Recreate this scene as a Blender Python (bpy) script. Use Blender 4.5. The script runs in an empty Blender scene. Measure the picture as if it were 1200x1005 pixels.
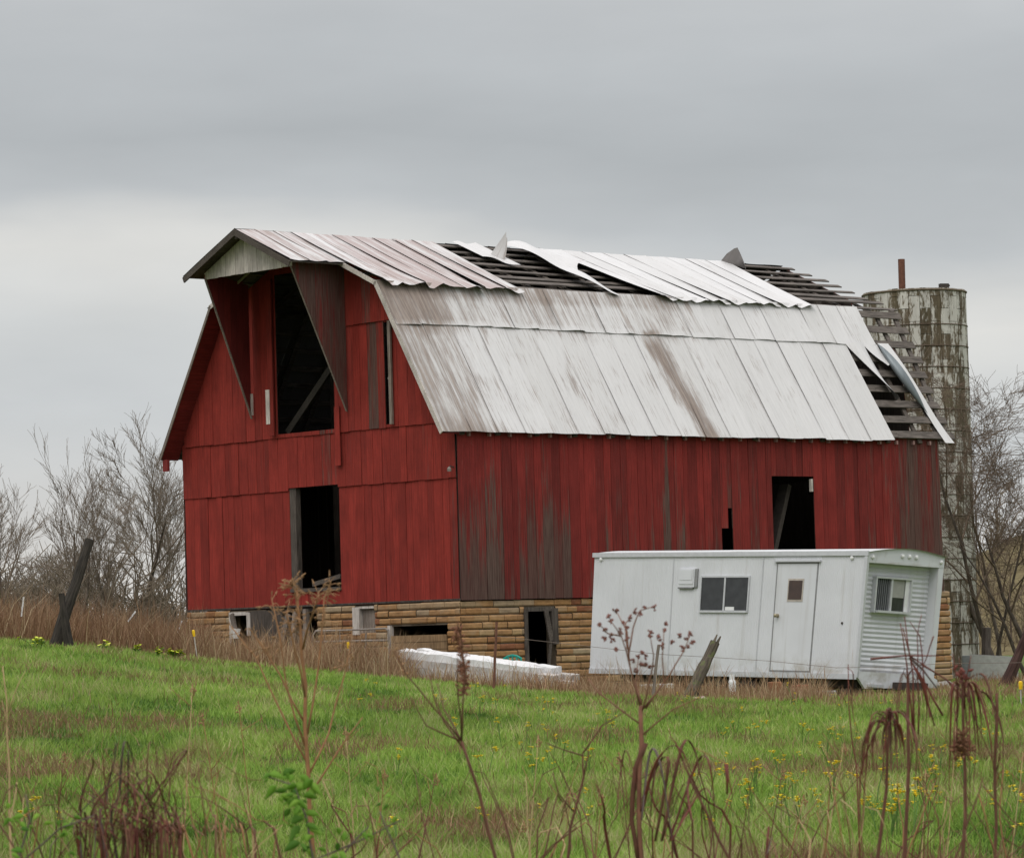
import bpy, math, random
import numpy as np
from mathutils import Vector, Matrix, noise as mnoise

random.seed(7)
RNG = np.random.default_rng(7)
SC = bpy.context.scene

# ------------------------------------------------------------------ camera
FPX, PITCH, ROLL = 4189.16, 0.0581, 0.0296           # focal length in photo pixels (photo 1200 px wide)
EYE = Vector((0, 0, 1.6))
_f = Vector((0, math.cos(PITCH), math.sin(PITCH)))
_r0 = Vector((1, 0, 0)); _u0 = _r0.cross(_f)
_r = math.cos(ROLL) * _r0 - math.sin(ROLL) * _u0
_u = math.sin(ROLL) * _r0 + math.cos(ROLL) * _u0
cam_data = bpy.data.cameras.new('camera')
cam = bpy.data.objects.new('camera', cam_data)
SC.collection.objects.link(cam)
cam.matrix_world = Matrix(((_r.x, _u.x, -_f.x, EYE.x), (_r.y, _u.y, -_f.y, EYE.y), (_r.z, _u.z, -_f.z, EYE.z), (0, 0, 0, 1)))
cam_data.sensor_width = 36.0
cam_data.lens = FPX / 1200 * 36.0
cam_data.clip_start = 0.1
cam_data.clip_end = 6000
cam_data.dof.use_dof = True
cam_data.dof.focus_distance = 70
cam_data.dof.aperture_fstop = 19
SC.camera = cam

# ------------------------------------------------------------------ light
SUN_EL, SUN_AZ = math.radians(52), math.radians(200)   # azimuth clockwise from +Y (the view direction)
w = bpy.data.worlds.new("World"); SC.world = w; w.use_nodes = True
nt = w.node_tree; nt.nodes.clear()
def wn(t, **k):
    n = nt.nodes.new(t)
    for a, b in k.items(): setattr(n, a, b)
    return n
out = wn('ShaderNodeOutputWorld')
sky = wn('ShaderNodeTexSky', sky_type='NISHITA', sun_disc=False, sun_elevation=SUN_EL, sun_rotation=SUN_AZ)
bg1 = wn('ShaderNodeBackground'); bg1.inputs[1].default_value = 0.06
nt.links.new(sky.outputs[0], bg1.inputs[0])
tc = wn('ShaderNodeTexCoord')
sep = wn('ShaderNodeSeparateXYZ'); nt.links.new(tc.outputs['Generated'], sep.inputs[0])
mp = wn('ShaderNodeMapping'); mp.inputs['Scale'].default_value = (5, 5, 17); mp.inputs['Location'].default_value = (3.1, .4, 1.7)
nt.links.new(tc.outputs['Generated'], mp.inputs[0])
nz = wn('ShaderNodeTexNoise'); nz.inputs['Scale'].default_value = 1.0; nz.inputs['Detail'].default_value = 5; nz.inputs['Roughness'].default_value = .5
nt.links.new(mp.outputs[0], nz.inputs['Vector'])
# the height in the sky is warped by soft noise, then a cloud ramp is read from it
mz = wn('ShaderNodeMath', operation='SUBTRACT'); nt.links.new(nz.outputs[0], mz.inputs[0]); mz.inputs[1].default_value = .5
mm = wn('ShaderNodeMath', operation='MULTIPLY_ADD'); nt.links.new(mz.outputs[0], mm.inputs[0]); mm.inputs[1].default_value = .06
nt.links.new(sep.outputs[2], mm.inputs[2])
mx = wn('ShaderNodeMath', operation='MULTIPLY_ADD'); nt.links.new(sep.outputs[0], mx.inputs[0]); mx.inputs[1].default_value = .055
nt.links.new(mm.outputs[0], mx.inputs[2])
mr = wn('ShaderNodeMath', operation='SQRT'); mr.use_clamp = True
nt.links.new(mx.outputs[0], mr.inputs[0])
ramp = wn('ShaderNodeValToRGB'); cr = ramp.color_ramp
def h(z): return math.sqrt(z)
stops = [(0.0, (.58, .55, .51)), (h(.03), (.50, .50, .495)), (h(.055), (.475, .49, .50)), (h(.078), (.52, .53, .53)), (h(.098), (.585, .58, .56)),
         (h(.114), (.42, .435, .445)), (h(.135), (.355, .37, .38)), (h(.16), (.40, .415, .425)), (h(.19), (.46, .47, .475)), (h(.3), (.66, .68, .70)), (h(.6), (1.15, 1.16, 1.18)), (1.0, (1.35, 1.36, 1.38))]
while len(cr.elements) < len(stops): cr.elements.new(.5)
for e, (p, c) in zip(cr.elements, stops): e.position = p; e.color = (*c, 1)
nt.links.new(mr.outputs[0], ramp.inputs[0])
bg2 = wn('ShaderNodeBackground'); bg2.inputs[1].default_value = 1.0
# soft small mottling of the cloud deck
nz2 = wn('ShaderNodeTexNoise'); nz2.inputs['Scale'].default_value = 2.6; nz2.inputs['Detail'].default_value = 6
nt.links.new(mp.outputs[0], nz2.inputs['Vector'])
mr2 = wn('ShaderNodeMapRange'); mr2.inputs['To Min'].default_value = .89; mr2.inputs['To Max'].default_value = 1.11
nt.links.new(nz2.outputs[0], mr2.inputs[0])
mu = wn('ShaderNodeMix', data_type='RGBA', blend_type='MULTIPLY'); mu.inputs[0].default_value = 1
nt.links.new(ramp.outputs[0], mu.inputs[6]); nt.links.new(mr2.outputs[0], mu.inputs[7])
nt.links.new(mu.outputs[2], bg2.inputs[0])
ms = wn('ShaderNodeMixShader'); ms.inputs[0].default_value = .93
nt.links.new(bg1.outputs[0], ms.inputs[1]); nt.links.new(bg2.outputs[0], ms.inputs[2])
nt.links.new(ms.outputs[0], out.inputs[0])

sd = bpy.data.lights.new('sun', 'SUN'); sd.energy = 0.8; sd.angle = math.radians(35); sd.color = (1, .96, .9)
sun = bpy.data.objects.new('sun', sd); SC.collection.objects.link(sun)
_sdir = Vector((math.sin(SUN_AZ) * math.cos(SUN_EL), math.cos(SUN_AZ) * math.cos(SUN_EL), math.sin(SUN_EL)))
sun.rotation_euler = _sdir.to_track_quat('Z', 'Y').to_euler()
SC.view_settings.view_transform = 'Standard'
SC.view_settings.look = 'None'
SC.view_settings.exposure = 0.35
SC.view_settings.gamma = 1.0
SC.cycles.max_bounces = 6

# ------------------------------------------------------------------ helpers
def ray(px, py):
    return _f + (px - 600) / FPX * _r - (py - 502.5) / FPX * _u
def at(px, py, Y):
    """world point seen at photo pixel (px, py), Y metres in front of the viewpoint"""
    d = ray(px, py)
    return EYE + d * (Y / d.y)

class MB:
    """collects faces; build() links them as ONE mesh object.  per-vertex attributes: rnd, wear, aux, pc (pattern coordinates)"""
    def __init__(self): self.v = []; self.f = []; self.a = []; self.pc = []; self.mi = []
    def vert(self, p, a=(0, 0, 0), pc=(0, 0, 0)):
        self.v.append(tuple(p)); self.a.append(a); self.pc.append(tuple(pc)); return len(self.v) - 1
    def face(self, *i, m=0): self.f.append(tuple(i)); self.mi.append(m)
    def build(self, name, mats, parent=None, smooth=False):
        me = bpy.data.meshes.new(name)
        me.from_pydata(self.v, [], self.f)
        if not isinstance(mats, (list, tuple)): mats = [mats]
        for m in mats: me.materials.append(m)
        n = len(self.v)
        A = np.array(self.a, dtype=np.float32).reshape(n, 3)
        for i, nm in enumerate(('rnd', 'wear', 'aux')):
            at_ = me.attributes.new(nm, 'FLOAT', 'POINT'); at_.data.foreach_set('value', np.ascontiguousarray(A[:, i]))
        at_ = me.attributes.new('pc', 'FLOAT_VECTOR', 'POINT'); at_.data.foreach_set('vector', np.array(self.pc, dtype=np.float32).ravel())
        me.polygons.foreach_set('material_index', self.mi)
        if smooth: me.polygons.foreach_set('use_smooth', [True] * len(self.f))
        me.update()
        return link(name, me, parent)
    # --- shapes
    def hexa(self, c, a=(0, 0, 0), pc=None, m=0):
        """8 corners: bottom ring 0-3, top ring 4-7"""
        i = [self.vert(p, a, pc[k] if pc else p) for k, p in enumerate(c)]
        for q in ((0, 3, 2, 1), (4, 5, 6, 7), (0, 1, 5, 4), (1, 2, 6, 5), (2, 3, 7, 6), (3, 0, 4, 7)): self.face(*[i[k] for k in q], m=m)
    def box(self, x0, x1, y0, y1, z0, z1, a=(0, 0, 0), m=0, fn=None, pc=None):
        c = [(x0, y0, z0), (x1, y0, z0), (x1, y1, z0), (x0, y1, z0), (x0, y0, z1), (x1, y0, z1), (x1, y1, z1), (x0, y1, z1)]
        p = c if pc is None else [(q[0] + pc[0], q[1] + pc[1], q[2] + pc[2]) for q in c]
        self.hexa([fn(*q) for q in c] if fn else c, a, p, m)
    def beam(self, A, B, wd, th, up=(0, 0, 1), a=(0, 0, 0), m=0):
        """rectangular bar from A to B"""
        A = Vector(A); B = Vector(B); d = (B - A).normalized(); up = Vector(up)
        s = d.cross(up)
        if s.length < 1e-4: s = d.cross(Vector((1, 0, 0)))
        s.normalize(); t = s.cross(d).normalized()
        L = (B - A).length; o = random.random() * 40
        c = []; pc = []
        for P, l in ((A, 0), (B, L)):
            for i, j in ((-1, -1), (1, -1), (1, 1), (-1, 1)):
                c.append(P + s * (i * wd / 2) + t * (j * th / 2)); pc.append((i * wd / 2 + o, l, j * th / 2))
        self.hexa(c, a, pc, m)
    def tube(self, pts, rad, n=6, a=(0, 0, 0), m=0, cap=True):
        """tapered tube through points"""
        pts = [Vector(p) for p in pts]
        if not isinstance(rad, (list, tuple)): rad = [rad] * len(pts)
        prev = None; rings = []; L = 0; o = random.random() * 30
        ref = Vector((.3, .9, .2))
        for k, p in enumerate(pts):
            d = (pts[min(k + 1, len(pts) - 1)] - pts[max(k - 1, 0)])
            if d.length < 1e-9: d = Vector((0, 0, 1))
            d.normalize()
            if prev is None:
                s = d.cross(ref)
                if s.length < .1: s = d.cross(Vector((1, 0, 0)))
            else: s = prev - d * prev.dot(d)
            s.normalize(); prev = s; t = d.cross(s)
            if k: L += (p - pts[k - 1]).length
            ring = []
            for j in range(n):
                an = 2 * math.pi * j / n
                ring.append(self.vert(p + (s * math.cos(an) + t * math.sin(an)) * rad[k], a, (math.cos(an) * rad[k] + o, math.sin(an) * rad[k], L)))
            rings.append(ring)
        for r0, r1 in zip(rings, rings[1:]):
            for j in range(n): self.face(r0[j], r0[(j + 1) % n], r1[(j + 1) % n], r1[j], m=m)
        if cap and n > 2:
            self.face(*rings[0][::-1], m=m); self.face(*rings[-1], m=m)
    def grid(self, fn, ss, ts, m=0):
        """fn(s, t) -> (point, attr, pc)"""
        idx = [[self.vert(*fn(s, t)) for t in ts] for s in ss]
        for i in range(len(ss) - 1):
            for j in range(len(ts) - 1): self.face(idx[i][j], idx[i + 1][j], idx[i + 1][j + 1], idx[i][j + 1], m=m)
        return idx

def link(name, me, parent=None):
    o = bpy.data.objects.new(name, me); SC.collection.objects.link(o)
    if parent: o.parent = parent
    return o
def tag(o, label=None, cat=None, group=None, kind=None):
    if label: o['label'] = label
    if cat: o['category'] = cat
    if group: o['group'] = group
    if kind: o['kind'] = kind
    return o
def thing(name, label, cat, loc=(0, 0, 0), rz=0, group=None):
    o = bpy.data.objects.new(name, None); SC.collection.objects.link(o)
    o.empty_display_size = .2
    o.location = loc; o.rotation_euler = (0, 0, rz)
    return tag(o, label, cat, group)
def lerp(a, b, t): return a + (b - a) * t
def frange(a, b, n): return [a + (b - a) * i / n for i in range(n + 1)]
def solid(o, t, off=0):
    md = o.modifiers.new('thickness', 'SOLIDIFY'); md.thickness = t; md.offset = off; return o

# ------------------------------------------------------------------ materials
class NB:
    def __init__(self, name):
        self.mat = bpy.data.materials.new(name); self.mat.use_nodes = True
        self.nt = self.mat.node_tree
        self.bsdf = self.nt.nodes['Principled BSDF']; self.out = self.nt.nodes['Material Output']
    def put(self, sock, v):
        if isinstance(v, bpy.types.NodeSocket): self.nt.links.new(v, sock)
        elif isinstance(v, (tuple, list)) and sock.type == 'RGBA' and len(v) == 3: sock.default_value = (*v, 1)
        else: sock.default_value = v
    def n(self, t, ins=None, **k):
        x = self.nt.nodes.new(t)
        for a, b in k.items(): setattr(x, a, b)
        for a, b in (ins or {}).items(): self.put(x.inputs[a], b)
        return x
    def attr(self, nm, vec=False):
        x = self.n('ShaderNodeAttribute', attribute_name=nm); return x.outputs['Vector' if vec else 'Fac']
    def math(self, op, a, b=0, c=0, clamp=False):
        x = self.n('ShaderNodeMath', {0: a, 1: b, 2: c}, operation=op); x.use_clamp = clamp; return x.outputs[0]
    def scale(self, v, s):
        return self.n('ShaderNodeMapping', {'Vector': v, 'Scale': s}).outputs[0]
    def noise(self, v, s=1., d=4, r=.55):
        return self.n('ShaderNodeTexNoise', {'Vector': v, 'Scale': s, 'Detail': d, 'Roughness': r}).outputs[0]
    def ramp(self, v, a, b, lo=0, hi=1):
        return self.n('ShaderNodeMapRange', {'Value': v, 'From Min': a, 'From Max': b, 'To Min': lo, 'To Max': hi}, interpolation_type='SMOOTHSTEP').outputs[0]
    def lin(self, v, a, b, lo=0, hi=1):
        return self.n('ShaderNodeMapRange', {'Value': v, 'From Min': a, 'From Max': b, 'To Min': lo, 'To Max': hi}).outputs[0]
    def mix(self, f, a, b, bt='MIX'):
        x = self.n('ShaderNodeMix', {0: f, 6: a, 7: b}, data_type='RGBA', blend_type=bt); return x.outputs[2]
    def mul(self, c, v): return self.mix(1., c, v, 'MULTIPLY')
    def pos(self): return self.n('ShaderNodeNewGeometry').outputs['Position']
    def bump(self, h, st=.3, dist=.01):
        b = self.n('ShaderNodeBump', {'Strength': st, 'Distance': dist, 'Height': h}); self.put(self.bsdf.inputs['Normal'], b.outputs[0])
    def done(self, col, rough=.8, spec=.3, metal=0):
        self.put(self.bsdf.inputs['Base Color'], col); self.put(self.bsdf.inputs['Roughness'], rough)
        self.put(self.bsdf.inputs['Specular IOR Level'], spec); self.put(self.bsdf.inputs['Metallic'], metal)
        return self.mat

def m_siding(name, red1=(.285, .030, .024), red2=(.19, .021, .018)):
    b = NB(name); pc = b.attr('pc', True); rnd = b.attr('rnd'); wear = b.attr('wear')
    st = b.noise(b.scale(pc, (9, 9, .55)), 1, 5, .6)
    fi = b.noise(b.scale(pc, (60, 60, 1.6)), 1, 4, .6)
    n = b.math('MULTIPLY_ADD', st, .6, b.math('MULTIPLY', fi, .4))
    mask = b.ramp(b.math('ADD', n, wear), .64, .80, 0, .93)
    red = b.mul(b.mix(rnd, red1, red2), b.lin(b.noise(b.scale(pc, (.9, .9, .8)), 1, 5, .65), .3, .7, .74, 1.2))
    red = b.mul(red, b.lin(fi, .25, .75, .60, 1.30))
    gr = b.noise(b.scale(pc, (34, 34, .7)), 1, 5, .7)
    red = b.mix(b.ramp(b.math('ADD', gr, b.math('MULTIPLY', wear, .5)), .55, .74, 0, .7), red, (.055, .018, .015))
    red = b.mix(b.ramp(b.noise(b.scale(pc, (16, 16, 1.1)), 1.7, 5, .7), .64, .74, 0, .5), red, (.27, .12, .105))
    red = b.mix(b.ramp(b.math('ADD', st, b.math('MULTIPLY', wear, .5)), .58, .85, 0, .55), red, (.15, .028, .026))
    wood = b.mix(b.ramp(fi, .3, .7), (.040, .028, .023), (.125, .092, .074))
    wood = b.mix(b.lin(rnd, 0, 1, .1, .6), wood, (.095, .032, .026))
    inner = b.math('GREATER_THAN', b.attr('aux'), .5)
    bare = b.mix(b.ramp(fi, .3, .7), (.028, .022, .018), (.055, .044, .036))
    b.bump(fi, .35, .006)
    return b.done(b.mix(inner, b.mix(mask, red, wood), bare), .85, .2)
def m_wood(name, c1, c2, rough=.85, green=None):
    b = NB(name); pc = b.attr('pc', True); rnd = b.attr('rnd')
    fi = b.noise(b.scale(pc, (40, 40, 2.5)), 1, 5, .6)
    st = b.noise(pc, 2.5, 3)
    c = b.mix(b.ramp(fi, .3, .7), c1, c2)
    c = b.mul(c, b.lin(st, .3, .7, .75, 1.2)); c = b.mul(c, b.lin(rnd, 0, 1, .8, 1.15))
    if green: c = b.mix(b.ramp(b.noise(pc, 9, 4), .52, .66), c, green)
    b.bump(fi, .4, .006)
    return b.done(c, rough, .2)
def m_flat(name, col, rough=.6, var=.15, metal=0, scale=8, spec=.35):
    b = NB(name); pc = b.attr('pc', True)
    n = b.noise(pc, scale, 5, .6)
    return b.done(b.mul(col, b.lin(n, .25, .75, 1 - var, 1 + var)), rough, spec, metal)
def m_roof():
    b = NB('painted_tin'); pc = b.attr('pc', True); rnd = b.attr('rnd'); wear = b.attr('wear'); aux = b.attr('aux')
    st = b.noise(b.scale(pc, (6, .40, 1)), 1, 6, .62)
    fi = b.noise(b.scale(pc, (17, 1.0, 1)), 1, 5, .7)
    bl = b.noise(b.scale(pc, (1.1, .8, 1)), 1, 4, .6)
    n = b.math('ADD', b.math('MULTIPLY_ADD', st, .5, b.math('MULTIPLY', fi, .32)), b.math('MULTIPLY', bl, .18))
    white = b.mix(rnd, (.52, .505, .495), (.58, .565, .56))
    white = b.mul(white, b.lin(fi, .2, .8, .88, 1.1))
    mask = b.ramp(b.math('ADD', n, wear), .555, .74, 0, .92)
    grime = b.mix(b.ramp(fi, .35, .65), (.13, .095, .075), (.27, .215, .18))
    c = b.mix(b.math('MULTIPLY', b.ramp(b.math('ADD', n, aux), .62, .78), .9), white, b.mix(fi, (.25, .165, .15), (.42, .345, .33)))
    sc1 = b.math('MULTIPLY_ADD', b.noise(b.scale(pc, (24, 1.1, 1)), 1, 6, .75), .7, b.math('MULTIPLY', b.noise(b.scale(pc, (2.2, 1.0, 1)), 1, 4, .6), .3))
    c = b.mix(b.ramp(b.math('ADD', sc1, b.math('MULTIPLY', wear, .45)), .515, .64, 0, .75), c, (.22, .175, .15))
    c = b.mix(mask, c, grime)  # wear carries grime and the seam shade painted into sheet edges
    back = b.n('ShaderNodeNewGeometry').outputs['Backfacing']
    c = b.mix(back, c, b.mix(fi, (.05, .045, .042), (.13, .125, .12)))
    b.bump(bl, .25, .02)
    return b.done(c, .55, .3)
def m_block():
    b = NB('glazed_tile_block'); rnd = b.attr('rnd'); pc = b.attr('pc', True); wear = b.attr('wear')
    ramp = b.n('ShaderNodeValToRGB', {0: rnd}); e = ramp.color_ramp
    cols = [(0, (.22, .085, .04)), (.2, (.30, .155, .062)), (.4, (.36, .20, .085)), (.6, (.30, .165, .075)), (.75, (.40, .26, .13)), (.9, (.27, .19, .12)), (1, (.36, .27, .17))]
    while len(e.elements) < len(cols): e.elements.new(.5)
    for q, (p, c) in zip(e.elements, cols): q.position = p; q.color = (*c, 1)
    n = b.noise(b.scale(pc, (4, 4, 11)), 1, 6, .7)
    n2 = b.noise(b.scale(pc, (1.2, 1.2, 2.5)), 1, 4, .6)
    c = b.mul(ramp.outputs[0], b.lin(n, .25, .75, .5, 1.4))
    c = b.mix(b.ramp(n2, .5, .68, 0, .6), c, (.33, .24, .15))
    c = b.mix(b.ramp(b.math('ADD', n, wear), .62, .85, 0, .8), c, (.17, .13, .09))
    b.bump(n, .4, .01)
    return b.done(c, .75, .25)
def m_silo():
    b = NB('peeled_whitewash_concrete'); pc = b.attr('pc', True); rnd = b.attr('rnd')
    n = b.noise(b.scale(pc, (4.2, 4.2, .9)), 1, 7, .74)
    fi = b.noise(b.scale(pc, (14, 14, 5)), 1, 5, .6)
    st = b.noise(b.scale(pc, (5, 5, .25)), 1, 4, .6)
    conc = b.mix(b.ramp(st, .35, .65), (.095, .075, .048), (.16, .125, .085))
    conc = b.mul(conc, b.lin(fi, .25, .75, .65, 1.3)); conc = b.mul(conc, b.lin(rnd, 0, 1, .75, 1.2))
    conc = b.mix(b.ramp(b.noise(pc, .6, 4), .48, .66, 0, .35), conc, (.10, .09, .05))
    mask = b.ramp(b.math('ADD', b.math('MULTIPLY_ADD', n, .65, b.math('MULTIPLY', fi, .3)), b.math('MULTIPLY', b.math('SUBTRACT', rnd, .5), .12)), .435, .525)
    b.bump(mask, .4, .01)
    return b.done(b.mix(mask, conc, b.mul((.52, .50, .45), b.lin(st, .3, .7, .75, 1.1))), .9, .15)
def m_bark(name, c1, c2):
    b = NB(name); n = b.noise(b.scale(b.pos(), (12, 12, 4)), 1, 4)
    return b.done(b.mix(b.ramp(n, .3, .7), c1, c2), .9, .15)
def m_leaf(name, ramp_cols, patch=None, tr=.25, psc=.5):
    """grass, weeds: colour by per-blade rnd, brown in patches of world noise; a little light passes through"""
    b = NB(name); rnd = b.attr('rnd'); wear = b.attr('wear')
    rp = b.n('ShaderNodeValToRGB', {0: rnd}); e = rp.color_ramp
    while len(e.elements) < len(ramp_cols): e.elements.new(.5)
    for q, (p, c) in zip(e.elements, ramp_cols): q.position = p; q.color = (*c, 1)
    c = rp.outputs[0]
    big = b.noise(b.scale(b.pos(), (.35, .18, .3)), 1, 3)
    c = b.mul(c, b.lin(big, .3, .7, .78, 1.18))
    if patch: c = b.mix(b.math('MULTIPLY', wear, .9), c, patch)
    tb = b.n('ShaderNodeBsdfTranslucent', {'Color': c})
    b.done(c, .6, .25)
    mx_ = b.n('ShaderNodeMixShader', {0: tr, 1: b.bsdf.outputs[0], 2: tb.outputs[0]})
    b.nt.links.new(mx_.outputs[0], b.out.inputs[0])
    return b.mat
def m_soil():
    b = NB('meadow_soil'); p = b.pos()
    n1 = b.noise(b.scale(p, (.5, .25, .5)), 1, 5); n2 = b.noise(p, 9, 5, .65)
    c = b.mix(b.ramp(n1, .42, .6), (.085, .15, .028), (.11, .12, .04))
    c = b.mul(c, b.lin(n2, .25, .75, .55, 1.4)); b.bump(n2, .8, .05)
    return b.done(c, .95, .1)
def m_glass(name, col, rough=.12):
    b = NB(name); pc = b.attr('pc', True); n = b.noise(pc, 5, 4)
    return b.done(b.mul(col, b.lin(n, .25, .75, .6, 1.4)), b.lin(n, .3, .7, rough, rough + .15), .5)
def m_trailer():
    b = NB('trailer_paint'); pc = b.attr('pc', True)
    st = b.noise(b.scale(pc, (6, 6, .35)), 1, 5, .6); bl = b.noise(pc, .9, 4)
    c = b.mul((.59, .595, .615), b.lin(bl, .3, .7, .93, 1.05))
    c = b.mix(b.ramp(st, .52, .8, 0, .45), c, (.37, .345, .31))
    z_ = b.n('ShaderNodeSeparateXYZ', {0: pc}).outputs[2]
    dirt = b.math('MULTIPLY', b.ramp(z_, .55, .0, 0, 1), b.ramp(b.noise(b.scale(pc, (2.2, 2, 3)), 1, 5, .65), .42, .66))
    c = b.mix(b.math('MULTIPLY', dirt, .6), c, (.30, .265, .21))
    c = b.mix(b.ramp(b.noise(b.scale(pc, (8, 8, .5)), 1.3, 5, .7), .66, .74, 0, .45), c, (.32, .20, .13))
    return b.done(c, .45, .4)

M_RED = m_siding('red_barn_boards', (.265, .032, .023), (.21, .026, .019))
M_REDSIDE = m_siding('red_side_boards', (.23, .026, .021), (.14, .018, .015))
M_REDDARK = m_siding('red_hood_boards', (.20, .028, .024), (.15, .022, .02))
M_TRACKWOOD = m_wood('weathered_board', (.13, .10, .08), (.26, .22, .19))
M_PALEWOOD = m_wood('pale_weathered_board', (.35, .305, .27), (.58, .53, .485))
M_DARKWOOD = m_wood('dark_rough_timber', (.05, .04, .033), (.12, .10, .085))
M_GREYWOOD = m_wood('grey_roof_lath', (.06, .05, .044), (.165, .14, .122))
M_POST = m_wood('lichened_post', (.06, .05, .038), (.14, .115, .09), .95, (.12, .13, .06))
M_POLE = m_wood('dark_wet_pole', (.014, .012, .010), (.048, .04, .033), .9)
M_INSIDE = m_flat('dark_old_timber', (.05, .04, .034), .95, .3)  # dark brown wood for the floors and plank inside the barn
M_ROOF = m_roof()
M_TINBACK = m_flat('bare_tin_underside', (.17, .19, .20), .45, .25, .5, 3)
M_TINDARK = m_flat('dull_bent_tin', (.20, .185, .18), .55, .35, .2, 6)
M_BLOCK = m_block(); M_SILO = m_silo(); M_HOOP = m_flat('dull_hoop', (.10, .07, .05), .85, .3, 0, 10)
M_MORTAR = m_flat('mortar', (.13, .10, .07), .95, .3)
M_TRAILER = m_trailer()
M_TRIM = m_flat('aluminium_trim', (.53, .535, .55), .4, .1, .3)
M_WHITE = m_flat('white_plastic', (.68, .68, .67), .5, .1)
M_PANE = m_glass('dark_window_pane', (.03, .032, .034))
M_BLIND = m_flat('cream_blind', (.30, .30, .27), .7, .1)
M_BLACK = m_flat('black_rubber', (.02, .02, .02), .7, .3)
M_STEEL = m_flat('rusty_chassis', (.045, .035, .03), .7, .4)
M_GALV = m_flat('galvanised_pipe', (.24, .21, .185), .5, .25, .4, 5)
M_RUST = m_flat('rusty_iron', (.13, .055, .035), .85, .35, 0, 10)
M_YELLOW = m_flat('yellow_plastic', (.75, .45, .01), .5, .08)
M_TEAL = m_flat('teal_plastic', (.02, .30, .24), .5, .15)
M_SOIL = m_soil(); M_WIRE = m_flat('rusty_wire', (.16, .12, .10), .7, .2)
M_BRICK = m_flat('red_brick', (.24, .075, .045), .9, .3)
M_CONC = m_flat('grey_concrete_block', (.30, .29, .27), .9, .2)

# ------------------------------------------------------------------ ground
_GP = [(0, 752, 70), (110, 762, 74), (222, 774, 85.4), (540, 802, 78), (440, 797, 80), (680, 812, 76), (850, 818, 69), (1000, 817, 67), (1110, 812, 70), (1190, 803, 90),
       (600, 1005, 23), (0, 1005, 25), (1200, 1005, 23), (600, 900, 36), (0, 870, 40), (1150, 900, 38)]
_pts = [at(*g) for g in _GP] + [Vector(p) for p in ((0, 0, 0), (-3, 4, 0), (3, 4, 0), (0, 10, .04), (-12, 96, 1.55), (-30, 90, 1.9), (-30, 40, .9), (25, 50, .1), (30, 95, 0), (0, 110, .6), (-15, 130, 1.3), (20, 130, .2))]
_PX = np.array([(p.x / 9, p.y / 24) for p in _pts]); _PZ = np.array([p.z for p in _pts]); _ZM = _PZ.mean()
def _k(a, b): return np.exp(-((a[:, None, :] - b[None, :, :]) ** 2).sum(-1) * .5)
_W = np.linalg.solve(_k(_PX, _PX) + .02 * np.eye(len(_PX)), _PZ - _ZM)
def gz_arr(x, y):
    q = np.stack([np.asarray(x, float).ravel() / 9, np.asarray(y, float).ravel() / 24], 1)
    z = np.concatenate([_k(c, _PX) @ _W for c in np.array_split(q, max(1, len(q) // 20000))]) + _ZM
    bump = .05 * np.sin(q[:, 0] * 9 * 1.1 + 1.3 * np.sin(q[:, 1] * 24 * .5)) * np.sin(q[:, 1] * 24 * .43 + .7)
    return (z + bump)
def gz(x, y): return float(gz_arr([x], [y])[0])

def build_ground():
    xs = np.unique(np.concatenate([np.linspace(-1500, -80, 16), np.linspace(-80, -26, 20), np.linspace(-26, 26, 80), np.linspace(26, 80, 20), np.linspace(80, 1500, 16)]))
    ys = np.unique(np.concatenate([np.linspace(-200, -6, 12), np.linspace(-6, 110, 130), np.linspace(110, 260, 24), np.linspace(260, 3000, 18)]))
    X, Y = np.meshgrid(xs, ys, indexing='ij')
    Zz = gz_arr(X, Y)
    nx, ny = len(xs), len(ys)
    me = bpy.data.meshes.new('ground')
    V = np.stack([X.ravel(), Y.ravel(), Zz], 1)
    F = [(i * ny + j, (i + 1) * ny + j, (i + 1) * ny + j + 1, i * ny + j + 1) for i in range(nx - 1) for j in range(ny - 1)]
    me.from_pydata(V.tolist(), [], F); me.materials.append(M_SOIL)
    me.polygons.foreach_set('use_smooth', [True] * len(F))
    tag(link('ground', me), kind='structure')
build_ground()

# ------------------------------------------------------------------ barn (local frame: x = -u along the gable, y = v along the side wall, z = w above the sill)
TH = .8462
BC = Vector((-1.2495, 78, 2.4363))
_U = Vector((-math.cos(TH), math.sin(TH), 0)); _V = Vector((math.sin(TH), math.cos(TH), 0))
def B2W(u, v, w): return BC + _U * u + _V * v + Vector((0, 0, w))
W_, L_ = 9.994, 15.95
HE, HK, HR, OV, KU = 3.6635, 7.112, 8.53, .239, 1.882
FB = -2.3                                                     # foundation bottom (in the ground)
barn = thing('barn', 'old red gambrel barn with torn white tin roof on a tile block foundation', 'barn', BC, -TH)
def P(u, v, w): return (-u, v, w)
def roofline(u):
    """underside height of the roof at u"""
    u = min(u, W_ - u)
    if u < KU: return lerp(HE, HK, (u + OV) / (KU + OV))
    return lerp(HK, HR, (u - KU) / (W_ / 2 - KU))
def lo(s, z=0, side=0):
    """lower slope: s metres down from the knee; returns u, w"""
    du, dw = -(KU + OV), -(HK - HE); L = math.hypot(du, dw); du /= L; dw /= L
    u, w_ = KU + du * s + dw * z, HK + dw * s - du * z
    return (u if side == 0 else W_ - u), w_
LLO = math.hypot(KU + OV, HK - HE)
def up(s, z=0, side=0):
    """upper slope: s metres down from the ridge"""
    du, dw = KU - W_ / 2, HK - HR; L = math.hypot(du, dw); du /= L; dw /= L
    u, w_ = W_ / 2 + du * s + dw * z, HR + dw * s - du * z
    return (u if side == 0 else W_ - u), w_
LUP = math.hypot(KU - W_ / 2, HK - HR)

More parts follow.
